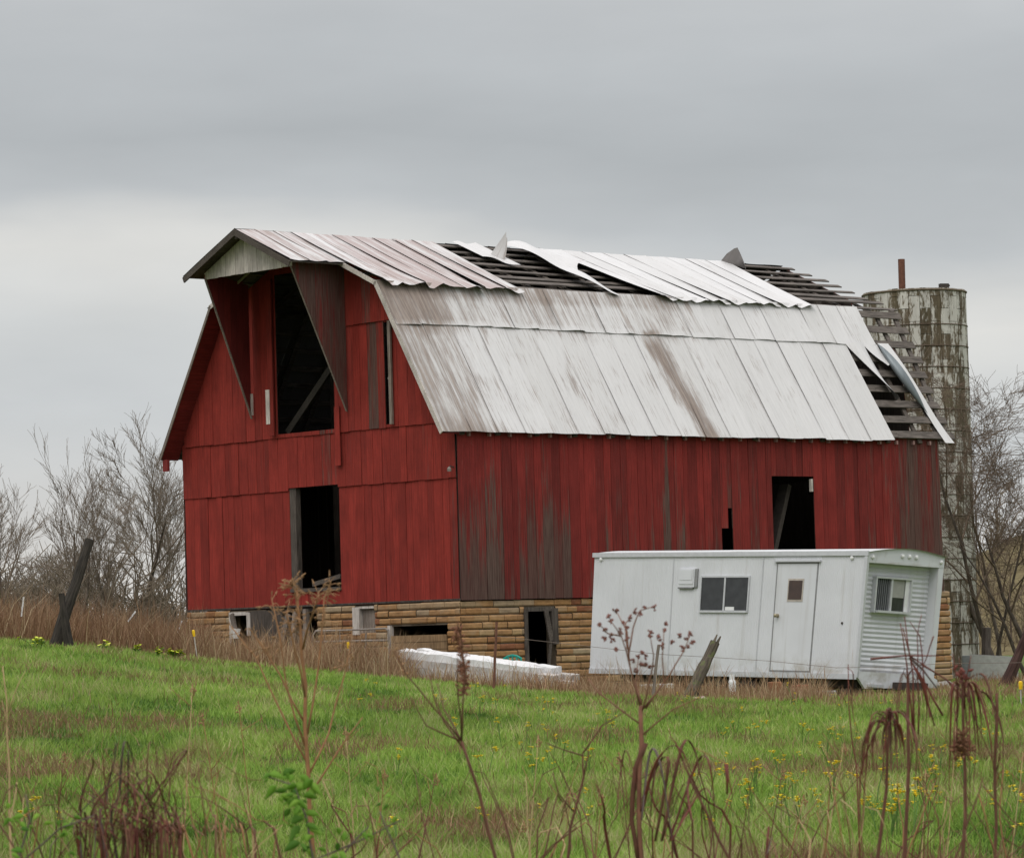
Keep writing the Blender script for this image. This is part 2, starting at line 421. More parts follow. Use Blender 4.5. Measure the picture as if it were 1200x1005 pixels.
def board_wall(mb, fn, s0, s1, h0, h1fn, openings, wear, width=(.2, .36), th=.028, nseg=6, tilt=.004, skip=0.):
    """vertical boards between s0..s1 and h0..h1fn(s), with rectangular openings (a, b, lo, hi) cut out.
    fn(s, depth, h) -> local point; wear(s, h) -> 0..1"""
    cuts = sorted({s0, s1} | {x for o in openings for x in o[:2] if s0 < x < s1})
    for a, b in zip(cuts, cuts[1:]):
        edges = [a]
        while edges[-1] < b - 1e-6:
            n = edges[-1] + random.uniform(*width)
            edges.append(b if b - n < width[0] * .6 else n)
        for x0, x1 in zip(edges, edges[1:]):
            if random.random() < skip: continue
            mid = (x0 + x1) / 2
            spans = [(h0, None)]
            for o in openings:
                if o[0] - 1e-6 <= mid <= o[1] + 1e-6:
                    ns = []
                    for l, t in spans:
                        top = t if t is not None else 99
                        if o[2] > l: ns.append((l, min(o[2], top)))
                        if o[3] < top: ns.append((max(l, o[3]), t))
                    spans = ns
            rnd = random.random(); off = random.random() * 90; dz = random.uniform(-.006, .006); gap = random.uniform(.003, .013)
            wb = random.gauss(0, .06); tl = random.uniform(-tilt, tilt)
            for l, t in spans:
                tA = (h1fn(x0) if t is None else t); tB = (h1fn(x1) if t is None else t)
                if max(tA, tB) - l < .03: continue
                low = l + (random.uniform(-.007, .006) if l == h0 else 0)
                rows = []
                for i in range(nseg + 1):
                    k = i / nseg
                    hA, hB = lerp(low, tA, k), lerp(low, tB, k); hm = (hA + hB) / 2
                    wr = wear(mid, hm) + wb
                    dd = dz + tl * (k - .5) * 2
                    ring = []
                    for x, d, hh, ax in ((x0 + gap / 2, dd, hA, 0), (x1 - gap / 2, dd, hB, 0), (x1 - gap / 2, dd + th, hB, 1), (x0 + gap / 2, dd + th, hA, 1)):
                        ring.append(mb.vert(fn(x, d, hh), (rnd, wr, ax), (x + off, d, hh)))
                    rows.append(ring)
                for r0, r1 in zip(rows, rows[1:]):
                    for j in range(4): mb.face(r0[j], r0[(j + 1) % 4], r1[(j + 1) % 4], r1[j])
                mb.face(*rows[0][::-1]); mb.face(*rows[-1])

# --- gable wall: three overlapping tiers
LOFT = (4.1, 6.22, 4.0, 7.7); LOWD = (4.1, 5.93, .40, 2.74); SLIT = (2.05, 2.28, 3.98, 6.27)
def gw(u, h):
    w_ = -.02
    if 2.28 < u < 2.6 and h > 3.9: w_ += .13
    if 2.6 < u < 2.95 and h > 3.9: w_ += .15
    if 4.15 < u < 4.6 and 2.4 < h < 4.2: w_ += .19
    if u < .35 and h < 2.6: w_ += .03
    if 3.3 < h < 4: w_ += .02
    return w_
def gable_fn(d0): return lambda u, d, h: P(u, d0 + d, h)
mb = MB()
board_wall(mb, gable_fn(.0), .0, W_, 0, lambda u: 2.76, [LOWD], gw)
board_wall(mb, gable_fn(-.032), -.02, W_ + .02, 2.68, lambda u: 3.98, [(LOWD[0], LOWD[1], 2.6, 2.74)], gw)
rl = lambda u: roofline(u) - .06
board_wall(mb, gable_fn(-.064), .12, 3.62, 3.91, lambda u: min(rl(u), 6.36), [SLIT], gw)
board_wall(mb, gable_fn(-.096), 1.35, 3.62, 6.30, rl, [], gw)
board_wall(mb, gable_fn(-.064), 3.62, W_ - .12, 3.91, rl, [LOFT], gw)
# track boards beside the loft door
mb.box(-4.06, -3.88, -.115, -.094, 3.16, 4.5, (.3, .02, 0))
mb.box(-6.42, -6.24, -.17, -.13, 3.98, 7.6, (.7, .05, 0))
gable_wall = mb.build('gable_wall', M_RED, barn)
# --- side wall
SDOOR = (9.77, 11.19, -.1, 2.78); SSLIT = (8.05, 8.42, .9, 1.55); SSL2 = (8.27, 8.41, 1.5, 2.02)
def sw(v, h):
    t = max(0, 1 - h / 3.4)
    x = -.01 + .02 * math.sin(v * 3.1)
    if v < 4.6: x += (.36 * t + .02) * (1 if v < 1.2 else (.45 if v < 1.7 else (1.0 if v < 3.3 else .5)))
    elif v < 8.5: x += .03 + .17 * t + .08 * max(0, math.sin(v * 2.3))
    elif v < 9.6: x += .07 + .05 * t
    elif v > 13.9: x += .17 + .10 * t + .05 * min(1, v - 13.9)
    elif v > 12: x += .10
    else: x += .05
    return x
mb = MB()
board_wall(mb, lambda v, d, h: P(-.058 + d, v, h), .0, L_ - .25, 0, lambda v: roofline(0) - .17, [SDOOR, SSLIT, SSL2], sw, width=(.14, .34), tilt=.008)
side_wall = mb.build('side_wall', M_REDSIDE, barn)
# far walls, with the outlook towards the silo: boards, partly missing at the top of the far gable
mb = MB()
board_wall(mb, lambda v, d, h: P(W_ + .058 - d, v, h), 0, L_ - .25, 0, lambda v: roofline(0) - .17, [], sw)
mb.build('rear_side_wall', M_RED, barn)
mb = MB()
board_wall(mb, lambda u, d, h: P(u, L_ - .29 - d, h), .05, W_ - .05, 0, lambda u: min(rl(u), 3.7 if u < 1.0 else (6.2 if u < 2.4 else 9)), [], lambda u, h: .14)
mb.build('far_gable_wall', M_RED, barn)
# --- floors and frame inside
mb = MB()
mb.box(-W_ + .06, -.06, .06, L_ - .4, -.12, -.02); mb.box(-W_ + .1, -.1, 1.9, L_ - 2.2, 3.3, 3.42)
mb.build('floor_boards', M_INSIDE, barn)
for v in (2.4, 5.6, 8.8, 12.0, 14.6):
    mb = MB()
    for u in (2.9, 7.1):
        mb.box(-u - .1, -u + .1, v - .1, v + .1, 0, roofline(u) - .2)
    mb.beam(P(2.9, v, 6.4), P(7.1, v, 6.4), .2, .2); mb.beam(P(.2, v, 3.0), P(9.8, v, 3.0), .2, .25)
    mb.build('timber_frame', M_DARKWOOD, barn)
mb = MB(); mb.beam(P(6.25, .25, 4.05), P(4.0, .32, 6.0), .16, .06, (0, 1, 0), (.6, 0, 0)); mb.build('diagonal_brace', M_POLE, barn)
mb = MB()                                                     # doorway frame, left jamb and low rails
mb.box(-5.92, -5.70, .0, .14, .40, 2.74, (.5, 0, 0)); mb.box(-5.93, -4.1, -.05, .1, .34, .42, (.6, 0, 0)); mb.beam(P(5.2, .05, .50), P(4.15, .03, .66), .1, .05, (0, 1, 0), (.9, 0, 0))
mb.build('doorway_frame', M_DARKWOOD, barn)
mb = MB(); mb.box(-6.5, -6.36, -.185, -.145, 4.25, 5.05, (1, 0, 0)); mb.box(-7.12, -7.02, -.185, -.145, 4.5, 5.0, (.6, 0, 0)); mb.build('door_track_bracket', M_PALEWOOD, barn)
mb = MB(); mb.box(-2.04, -1.95, -.16, -.11, 3.97, 6.28, (.8, 0, 0)); mb.build('vertical_batten', M_TRACKWOOD, barn)
mb = MB(); mb.beam(P(2.3, .06, 5.0), P(2.02, .06, 5.3), .05, .03, (0, 1, 0), (1, 0, 0)); mb.build('slat', M_PALEWOOD, barn)
mb = MB(); mb.box(-(-.075), -(-.005) + .0, 11.09, 11.15, 2.42, 2.72, (.8, 0, 0)); mb.build('door_edge_strip', M_PALEWOOD, barn)
mb = MB(); mb.beam(P(.5, 9.9, .1), P(.6, 10.9, 2.6), .12, .3, (1, 0, 0), (.2, 0, 0)); mb.build('leaning_plank', M_INSIDE, barn)
mb = MB(); mb.tube([P(0.03, -.03, 2.90), P(.03, -.14, 2.93), P(.03, -.17, 2.90)], .014, 6); yl = mb.build('yard_lamp', M_STEEL, barn)
mb = MB(); mb.tube([P(.03, -.17, 2.91), P(.03, -.17, 2.87), P(.03, -.17, 2.81)], [.02, .05, .045], 8); mb.build('lamp_shade', M_GALV, yl)
# --- foundation of rounded tile blocks
FO_G = [(6.95, 8.3, -.95, -.06), (5.0, 6.95, FB, -.02), (2.93, 3.62, -.66, -.08), (.42, 2.45, -1.35, -.52)]
FO_S = [(1.85, 2.78, -1.52, -.2)]
def blocks(mb, fn, s0, s1, openings, z0, z1, stain):
    hh = .158; z = z1
    row = 0
    while z > z0:
        s = s0 - (.28 if row % 2 else 0)
        while s < s1:
            Lb = random.choice((.30, .38, .52, .44, .60)); a, b_ = max(s, s0), min(s + Lb, s1)
            s += Lb
            if b_ - a < .04: continue
            segs = [(a, b_)]
            for o in openings:
                if o[2] < z - hh * .5 < o[3]:
                    ns = []
                    for x0, x1 in segs:
                        if x1 <= o[0] or x0 >= o[1]: ns.append((x0, x1)); continue
                        if x0 < o[0]: ns.append((x0, o[0]))
                        if x1 > o[1]: ns.append((o[1], x1))
                    segs = ns
            for x0, x1 in segs:
                if x1 - x0 < .04: continue
                rnd = min(1, max(0, .5 + .5 * mnoise.noise(Vector((x0 * .5, z * 2.2, s0))) * 1.6 + random.gauss(0, .16))); dd = random.uniform(-.016, .012)
                if row == 0 and random.random() < .5: rnd = .84
                g = .003
                hb_ = hh - random.uniform(.004, .02); prof = [(0, .06), (.008, .014), (hh * .22, -.001), (hb_ * .75, -.003), (hb_ - .012, .010), (hb_, .06)]
                rows = []
                for q, d in prof:
                    rows.append([mb.vert(fn(x, d + dd + e, z - hh + q), (rnd, stain(x, z), 0), (x + rnd * 9, d, z - hh + q)) for x, e in ((x0 + g, .009), (x0 + g + .012, 0), (x1 - g - .012, 0), (x1 - g, .009))])
                for r0, r1 in zip(rows, rows[1:]):
                    for j in range(3): mb.face(r0[j], r0[j + 1], r1[j + 1], r1[j])
        z -= hh; row += 1
mb = MB()
stn = lambda s, z: random.uniform(-.08, .1) + max(0, (-z - 1.1)) * .15
blocks(mb, lambda s, d, z: P(s, d - .02, z), -.02, W_ + .02, FO_G, FB, -.005, stn)
blocks(mb, lambda s, d, z: P(d - .02, s, z), .0, L_, FO_S, FB, -.005, stn)
blocks(mb, lambda s, d, z: P(W_ + .02 - d, s, z), .0, L_, [], FB, -.005, stn)
foundation = mb.build('foundation', M_BLOCK, barn)
mb = MB()                                                     # mortar core behind the blocks
def core(fnbox, s0, s1, openings):
    cuts = sorted({s0, s1} | {x for o in openings for x in o[:2]})
    for a, b_ in zip(cuts, cuts[1:]):
        m_ = (a + b_) / 2; os_ = [o for o in openings if o[0] < m_ < o[1]]
        spans = [(FB, -.03)]
        for o in os_: spans = [(FB, o[2]), (o[3], -.03)]
        for l, t in spans:
            if t - l > .02: fnbox(a, b_, l, t)
core(lambda a, b_, l, t: mb.box(-b_, -a, .02, .3, l, t), .02, W_ - .02, FO_G)
core(lambda a, b_, l, t: mb.box(-.3, -.02, a, b_, l, t), .3, L_ - .02, FO_S)
mb.box(-W_ + .02, -W_ + .3, .3, L_ - .02, FB, -.03); mb.box(-W_ + .3, -.3, L_ - .3, L_ - .03, FB, -.03)
mb.build('mortar_core', M_MORTAR, foundation)
mb = MB(); mb.box(-W_ - .03, .035, -.012, .28, -.0, .04); mb.build('sill_beam', M_DARKWOOD, barn)
# foundation openings
mb = MB()                                                      # window on the left: pale frame round a dark hole
for a in ((-8.3, -8.18, -.95, -.06), (-7.62, -7.5, -.62, -.08), (-8.18, -7.62, -.14, -.06)): mb.box(a[0], a[1], -.05, .06, a[2], a[3], (.7, 0, 0))
mb.build('stable_window_frame', M_PALEWOOD, barn)
mb = MB(); mb.box(-7.5, -6.3, -.02, .03, -.95, -.05, (.2, 0, 0)); mb.box(-6.28, -5.95, -.06, -.02, -1.9, -.2, (.6, 0, 0)); mb.build('plank_panel', M_DARKWOOD, barn)
for A_, B_, w1_, t1_, r1_ in (((7.6, -.12, -1.6), (8.15, -.08, -.1), .13, .05, .2), ((6.5, -.25, -1.9), (6.0, -.06, -.15), .16, .05, .4), ((5.9, -.2, -1.9), (5.75, -.06, -.1), .12, .06, .9)):
    mb = MB(); mb.beam(P(*A_), P(*B_), w1_, t1_, (0, 1, 0), (r1_, 0, 0)); mb.build('leaning_timber', M_TRACKWOOD, barn)
mb = MB(); mb.box(-5.9, -5.45, .02, .08, -1.9, -.5, (.3, 0, 0)); mb.box(-5.5, -5.38, -.04, .06, -1.95, -.05, (.8, 0, 0)); mb.build('stable_door', M_TRACKWOOD, barn)
mb = MB(); mb.box(-3.68, -3.44, -.05, .08, -.68, -.06, (.9, 0, 0)); mb.box(-3.44, -2.93, -.04, .02, -.10, -.05, (.5, 0, 0)); mb.build('small_window_frame', M_PALEWOOD, barn)
mb = MB(); mb.box(-3.42, -2.95, .05, .08, -.66, -.10, (.5, 0, 0)); mb.build('boarded_pane', M_TRACKWOOD, barn)
mb = MB()                                                      # low window: post and clapboards below a dark slot
mb.box(-2.45, -2.36, -.05, .06, -1.5, -.5, (1, 0, 0)); mb.build('slot_window_post', M_PALEWOOD, barn)
mb = MB()
for i in range(4): mb.box(-2.34, -.44, -.03 - .003 * i, .03, -1.36 + i * .16, -1.21 + i * .16, (.2 + .2 * i, 0, 0))
mb.build('clapboard', m_wood('tan_board', (.17, .105, .055), (.29, .19, .105)), barn)
mb = MB()
mb.box(-.04 + .04, .06, 1.83, 1.93, -1.52, -.2, (.3, 0, 0)); mb.box(.0, .07, 1.93, 2.7, -.28, -.19, (.7, 0, 0)); mb.beam(P(-.07, 2.45, -.25), P(-.07, 2.6, -.95), .12, .04, (1, 0, 0), (.8, 0, 0)); mb.box(.0, .09, 2.62, 2.80, -1.02, -.22, (.1, 0, 0)); mb.beam(P(-.05, 2.6, -.9), P(-.05, 2.5, -1.6), .06, .04, (1, 0, 0), (.5, 0, 0))
mb.build('broken_window_frame', M_DARKWOOD, barn)

# --- roof structure: rafters, lath
for v in [.1] + [1.15 + 1.15 * i for i in range(13)] + [15.75]:
    mb = MB()
    for sd in (0, 1):
        a0, a1 = lo(-.02, -.12, sd), lo(LLO - .02, -.12, sd); b0, b1 = up(0, -.12, sd), up(LUP, -.12, sd)
        mb.beam(P(a0[0], v, a0[1]), P(a1[0], v, a1[1]), .05, .13, (0, 1, 0), (.5, 0, 0))
        mb.beam(P(b0[0], v, b0[1]), P(b1[0], v, b1[1]), .05, .13, (0, 1, 0), (.5, 0, 0))
    mb.build('rafter', M_DARKWOOD if v < 15 else M_GREYWOOD, barn)
mb = MB()
a0, a1 = lo(-.1, -.10), lo(LLO - .02, -.10); mb.beam(P(a0[0], 16.42, a0[1]), P(a1[0], 16.02, a1[1]), .05, .13, (0, 1, 0), (.4, 0, 0)); mb.build('rake_rafter', M_GREYWOOD, barn)
def lath(side, slope, s, v0, v1, wd=.14, rnd=.5, z=-.035):
    mb = MB(); q = lo if slope == 'lo' else up
    n = max(2, int((v1 - v0) / 2)); jit = [random.uniform(-.012, .012) for _ in range(n + 1)]
    for i in range(n):
        va, vb = lerp(v0, v1, i / n) + .004, lerp(v0, v1, (i + 1) / n)
        c = []
        for v, j in ((va, jit[i]), (vb, jit[i + 1])):
            for ds, dz in ((-wd / 2, -.014), (wd / 2, -.014), (wd / 2, .014), (-wd / 2, .014)):
                u, w_ = q(s + ds, z + dz + j, side); c.append(P(u, v, w_))
        rr = min(1, max(0, rnd + random.uniform(-.3, .3)))
        mb.hexa(c, (rr, 0, 0), [(x[2] + rr * 9, x[0], x[1]) for x in c])
    return mb.build('roof_lath', M_GREYWOOD, barn)
for i in range(9):                                            # lower slopes; the far ends stand out ragged
    s = .12 + i * .465
    lath(0, 'lo', s, -.50, 16.60 - .42 * i / 8 + random.uniform(-.05, .07), wd=.205)
    lath(1, 'lo', s, -.50, 15.7)
for i in range(8):
    s = .1 + i * .44
    lath(0, 'up', s, -.50, [15.95, 16.12, 16.28, 16.34, 16.46, 16.5, 16.6, 16.66][i] + random.uniform(-.05, .06), wd=random.uniform(.12, .19), z=-.035 + random.uniform(-.02, .02))
    lath(1, 'up', s, -.50, 15.7)

def sheet(mb, slope, side, va0, vb0, s0, s1, va1=None, vb1=None, rust=0., grime=0., z=.0, lift=0., gfn=None, nx=8, ny=7, wav=.006, bulge=None, edge=.007):
    """one ribbed tin sheet. (va0, vb0) at its top edge, (va1, vb1) at its bottom edge, s0..s1 down the slope"""
    q = lo if slope == 'lo' else up
    va1 = va0 if va1 is None else va1; vb1 = vb0 if vb1 is None else vb1
    rnd = random.random(); off = random.random() * 50; ph = random.random() * 6
    eg = edge * random.choice((.15, .4, .7, 1.)); rbh = random.choice((.003, .006, .012)); seam_shade_dirt = random.choice((0, .02, .04, .09)); lf = lift * random.uniform(.3, 1.3); tl = random.uniform(-1, 1)
    def fn(a, b):
        v = lerp(lerp(va0, vb0, a), lerp(va1, vb1, a), b); s = lerp(s0, s1, b)
        rib = rbh if (a < .001 or a > .999) else 0
        zz = z + rib + eg * (1 - a) ** 5 * (.25 + .75 * b) + wav * math.sin(v * 5 + ph + b * 4) + lf * b ** 3 * (.5 + .5 * math.sin(a * 5 + ph)) + .006 * tl * a
        if bulge: zz += bulge(a, b)
        u, w_ = q(s, zz, side)
        g = grime + (gfn(v, s) if gfn else 0) + (seam_shade_dirt if a < .02 or a > .98 else 0)  # edges darkened in colour: lap shadow painted in along with seam dirt
        return P(u, v, w_), (rnd, g, rust), (v + off, s + off * .3, 0)
    aa = [0, .03, .08, .28, .47, .5, .53, .75, .92, .97, 1]
    mb.grid(fn, aa[::-1] if side == 0 else aa, frange(0, 1, ny))
def sheet_row(mb, slope, side, v0, v1, s0, s1, wd=.66, slant=.0, **k):
    n = round((v1 - v0) / wd); rust = k.pop('rustf', lambda v: 0); gr = k.pop('grimef', lambda v: 0)
    for i in range(n):
        a, b_ = lerp(v0, v1, i / n), lerp(v0, v1, (i + 1) / n)
        ja = 0 if i == 0 else random.uniform(-.012, .012)
        ds = random.uniform(-.02, .02)
        sheet(mb, slope, side, a, b_ + .03, s0, s1 + ds, a + ja, b_ + .03 + ja, rust=rust((a + b_) / 2), grime=gr((a + b_) / 2), z=.004 * (i % 2) + k.get('z', 0), **{x: y for x, y in k.items() if x != 'z'})
SEAM = LLO * (HK - 6.17) / (HK - HE)
def g_lo(v, s):
    g = -.03
    g += .115 * max(0, 1 - (v + .47) / 1.9) + .05 * max(0, 1 - v / 6)                      # grimy first sheets by the rake
    g += .07 * max(0, math.sin(v * 1.7 + .5)) * max(0, 1 - v / 11)
    if v < 9 and s < SEAM: g += .09
    if s < .35: g += .05
    d = v - (7.3 + .16 * (s - 2))                             # the long dark stain
    if abs(d) < .55 and s > SEAM: g += .30 * (1 - abs(d) / .55)
    if v > 10: g -= .035
    if s > LLO - .2: g += .05 * max(0, 1 - v / 9)
    return g
mb = MB()
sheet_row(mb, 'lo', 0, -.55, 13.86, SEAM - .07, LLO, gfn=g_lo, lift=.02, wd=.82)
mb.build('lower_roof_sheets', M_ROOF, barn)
mb = MB()
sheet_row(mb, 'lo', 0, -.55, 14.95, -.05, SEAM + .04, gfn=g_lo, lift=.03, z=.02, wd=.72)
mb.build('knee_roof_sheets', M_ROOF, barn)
mb = MB()
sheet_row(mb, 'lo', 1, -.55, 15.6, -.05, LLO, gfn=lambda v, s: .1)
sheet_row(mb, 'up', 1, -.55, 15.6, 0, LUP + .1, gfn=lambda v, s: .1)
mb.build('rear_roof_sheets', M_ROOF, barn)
# upper slope, near end: pinkish rusted sheets
UB = LUP + .20
wob = lambda k: (lambda a, b: .035 * b ** 4 * math.sin(a * 6.28 + k))
mb = MB()
for i in range(7):
    a, b_ = -.5 + i * .60, -.5 + (i + 1) * .60
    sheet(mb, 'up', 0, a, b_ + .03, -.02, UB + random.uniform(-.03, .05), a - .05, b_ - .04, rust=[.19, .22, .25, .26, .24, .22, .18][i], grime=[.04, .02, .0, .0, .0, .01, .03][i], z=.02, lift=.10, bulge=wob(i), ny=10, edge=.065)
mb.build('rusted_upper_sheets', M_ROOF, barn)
# upper slope, beyond the gaps: white sheets with the last ones cut on the skew
mb = MB()
nn = 9
for i in range(nn):
    a, b_ = lerp(7.12, 13.5, i / nn), lerp(7.12, 13.5, (i + 1) / nn); c, d = lerp(8.0, 13.3, i / nn), lerp(8.0, 13.3, (i + 1) / nn)
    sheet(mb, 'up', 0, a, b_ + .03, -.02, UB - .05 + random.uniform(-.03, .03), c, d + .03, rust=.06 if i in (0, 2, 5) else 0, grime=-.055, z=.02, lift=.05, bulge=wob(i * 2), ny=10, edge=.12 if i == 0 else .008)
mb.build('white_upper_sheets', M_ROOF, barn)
# torn loose sheets lying skewed over the gaps
def loose(fn, n=10, m=12, mats=None, name='loose_sheet'):
    mb = MB(); mb.grid(fn, frange(1, 0, n), frange(0, 1, m))
    return mb.build(name, mats or M_ROOF, barn, smooth=True)
def upP(v, s, z): u, w_ = up(s, z); return P(u, v, w_)
def loP(v, s, z): u, w_ = lo(s, z); return P(u, v, w_)
rr = lambda g=-.06, r=0: (random.random() * .2 + .4, g, r)
# a: half sheet at the ridge, its far edge bent straight up
def la(a, b):
    v = 4.35 + a * .72 + .10 * b; s = .0 + b * 1.65 * (1 - .35 * (1 - a)); z = .06 + .03 * math.sin(a * 7)
    return upP(v, s, z), (.5, -.05, .02), (v, s, 0)
loose(la)
def la2(a, b):                                                # the bent-up edge
    v = 4.92 + .10 * b; s = .80 + b * .42 * (1 - .8 * a); hgt = .62 - .12 * b
    return upP(v + .16 * a - .10 * a * a * b, s + .16 * a, .05 + hgt * a - .05 * math.sin(b * 3.1) * a), (.3, .06, .05), (v, s, 0)
loose(la2, 6, 8, name='bent_sheet_edge')
# b: sheet slid down across the first gap
def lb(a, b):
    v = 5.72 + a * (1.0 - .62 * b) + .72 * b + .12 * math.sin(b * 6); s = .1 + 3.40 * b; z = .09 + .09 * math.sin(3.1 * a) * (1 - b) + .05 * math.sin(b * 9 + a * 2) + .12 * (1 - a) ** 3 * math.sin(b * 3.1)
    return upP(v, s, z), (.8, -.08, .02), (v, s, 0)
loose(lb, 8, 16)
# c: rusty sheet beside it, folded under half way
def lc(a, b):
    v = 6.60 + a * .62 + .12 * b; s = .05 + b * (2.0 - .55 * math.sin(a * 2.2)); z = .05 + .22 * b ** 2 * a
    return upP(v, s, z), (.4, .0, .16 * b), (v, s, 0)
loose(lc, 8, 10)
# d: curled corner of the last white sheet
def ld(a, b):
    v = 13.35 + .34 * b; s = .0 + b * .55; r = .50 * (1 - abs(b - .34) / .66) ** .75 if b > .34 else .50 * (.45 + .55 * b / .34)
    return upP(v - .06 * a * (b - .5), s + .10 * a, .03 + r * a + .04 * math.sin(a * 5) * b), (.3, .3, .3), (v, s, 0)
loose(ld, 8, 8, M_TINDARK, 'bent_sheet_edge')
# lower far corner: strips hanging loose
def l1(a, b):
    wd = .62 * (1 - b) ** .7 + .07
    v = 13.86 + .72 * b ** 1.1 + a * wd * .95; s = SEAM + .03 + 1.75 * b; z = .03 + .09 * math.sin(a * 3 + b * 2) + .12 * b * b
    return loP(v, s, z), (.7, -.06, .02), (v, s, 0)
loose(l1, 6, 14)
def l2(a, b):
    v = 14.50 + a * (.52 - .3 * b) + .30 * b; s = SEAM + .02 + .75 * b * (1 - .3 * abs(a - .4)); z = .03 + .12 * b * b
    return loP(v, s, z), (.7, -.05, 0), (v, s, 0)
loose(l2, 6, 8)
def l3(a, b):
    v = 15.05 + .70 * b ** .9 + a * (.40 - .14 * math.sin(b * 2.6)); s = SEAM - .02 + (LLO - SEAM + .05) * b; z = .04 + .05 * math.sin(b * 5)
    return loP(v, s, z), (.9, -.07, .03), (v, s, 0)
loose(l3, 6, 16)
def l3b(a, b):                                                # its near edge rolled over, grey underside out
    q = math.sin(min(1, b * 1.05) * 3.1) ** .8 if b < .97 else .05
    v = 15.06 + .70 * (b * .72) ** .9 - .02; s = SEAM + (LLO - SEAM) * b * .72
    an = a * 2.6
    return loP(v - .36 * q * math.sin(an) * .9, s, .05 + .15 * q * (1 - math.cos(an))), (.5, 0, 0), (v, s + a, 0)
loose(l3b, 8, 14, M_TINBACK, 'rolled_sheet_edge')
# sheet corner sticking out of the ridge in the middle gap
# rake and eave trim
RV = -.55
for sd in (0, 1):
    a0, a1 = lo(-.05, -.045, sd), lo(LLO, -.045, sd)
    mb = MB(); mb.beam(P(a0[0], RV, a0[1]), P(a1[0], RV, a1[1]), .11 if sd == 0 else .07, .025, (0, 1, 0), (.5, 0, 0)); mb.build('rake_trim', M_PALEWOOD if sd == 0 else M_TRACKWOOD, barn)
    b0, b1 = up(1.7, -.03, sd), up(LUP, -.03, sd)
    mb = MB(); mb.beam(P(b0[0], RV, b0[1]), P(b1[0], RV, b1[1]), .10, .025, (0, 1, 0), (.7, 0, 0)); mb.build('rake_trim', M_PALEWOOD, barn)
    mb = MB()                                                     # soffit boards under the roof overhang at the gable
    for i in range(15):
        s = i * LLO / 15; a0, a1 = lo(s + .005, -.055, sd), lo(s + LLO / 15 - .005, -.055, sd)
        c = []
        for v in (RV + .02, -.03):
            for (u, w_), dz in ((a0, 0), (a1, 0), (a1, -.02), (a0, -.02)): c.append(P(u, v, w_ + dz))
        mb.hexa(c, (random.random(), .02, 0), [(x[2], x[0], x[1]) for x in c])
    mb.build('soffit', M_REDDARK, barn)
M_TAIL = m_wood('pinkish_rafter_end', (.20, .10, .09), (.34, .22, .2))
for i in range(26):
    v = .3 + i * .6; u, w_ = lo(LLO - .05, -.10); mb = MB(); mb.box(-u - .16, -u + .02, v - .025, v + .025, w_ - .07, w_ + .02, (random.random(), 0, 0)); mb.build('rafter_tail', M_TAIL, barn)
u, w_ = lo(LLO - .02, -.06, 1)
mb = MB(); mb.box(-u - .0, -u + .20, -.50, -.44, w_ - .30, w_ - .02, (.5, .05, 0)); mb.build('eave_return', M_REDDARK, barn)

# --- hay hood
HV = -2.1
hood = MB()
def hu(v, s, z, sd): u, w_ = up(s, z, sd); return P(u, v, w_)
HS = LUP * (W_ / 2 - 3.03) / (W_ / 2 - KU)
for sd in (0, 1):
    for i in range(3):
        a, b_ = lerp(HV, -.45, i / 3), lerp(HV, -.45, (i + 1) / 3) + .03
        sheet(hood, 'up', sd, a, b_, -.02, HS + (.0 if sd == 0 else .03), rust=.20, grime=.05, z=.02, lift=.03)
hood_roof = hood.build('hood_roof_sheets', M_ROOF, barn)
hood = MB()
for sd in (0, 1):
    for i in range(11):
        s0, s1 = i * HS / 11, (i + 1) * HS / 11 - .008
        c = []
        for v in (HV + .02, -.4):
            for s, z in ((s0, -.005), (s1, -.005), (s1, -.03), (s0, -.03)): c.append(hu(v, s, z, sd))
        hood.hexa(c, (random.random(), 0, 0), [(x[2], x[0], x[1]) for x in c])
    hood.beam(hu(HV, -.02, -.06, sd), hu(HV, HS + .04, -.06, sd), .13, .035, (0, 1, 0), (.4, 0, 0))
hood.beam(P(W_ / 2, HV + .03, HR - .12), P(W_ / 2, .2, HR - .12), .08, .18, (0, 0, 1), (.2, 0, 0))
hood.build('hood_deck', M_DARKWOOD, barn)
HG = -1.75; hb = 7.565
mb = MB()
board_wall(mb, lambda u, d, h: P(u, HG + d, h), 3.36, 6.66, hb, lambda u: roofline(u) - .07, [], lambda u, h: 0, width=(.13, .2), nseg=2)
mb.build('hood_gable_boards', M_PALEWOOD, barn)
def hood_side(ua, ub, tipw, vf, mat, wearv, th, nb=7):
    """triangular side panel of the hood: from the hood front (u = ua) back to the wall (u = ub), pointed at the bottom"""
    mb = MB()
    for i in range(nb):
        k0, k1 = i / nb, (i + 1) / nb - .003
        def bot(k): return lerp(hb - .02, tipw, k)
        ring = []
        rn = random.random(); o = random.random() * 50; wb = wearv + random.gauss(0, .025)
        n = 5
        rows = []
        for j in range(n + 1):
            t = j / n; r = []
            for k, d in ((k0, 0), (k1, 0), (k1, th), (k0, th)):
                wtop = hb + .12; z = lerp(bot(k), wtop, t)
                u = lerp(ua, ub, k); v = lerp(vf, -.16, k)
                r.append(mb.vert(P(u + d, v, z), (rn, wb, 0), (k * 1.6 + o, d, z)))
            rows.append(r)
        for r0, r1 in zip(rows, rows[1:]):
            for j in range(4): mb.face(r0[j], r0[(j + 1) % 4], r1[(j + 1) % 4], r1[j])
        mb.face(*rows[0][::-1]); mb.face(*rows[-1])
    return mb.build('hood_side_panel', mat, barn)
hood_side(3.36, 3.50, 4.33, HG, M_REDDARK, .255, .025)
hood_side(6.62, 7.08, 4.42, HG, M_REDDARK, -.02, .025)
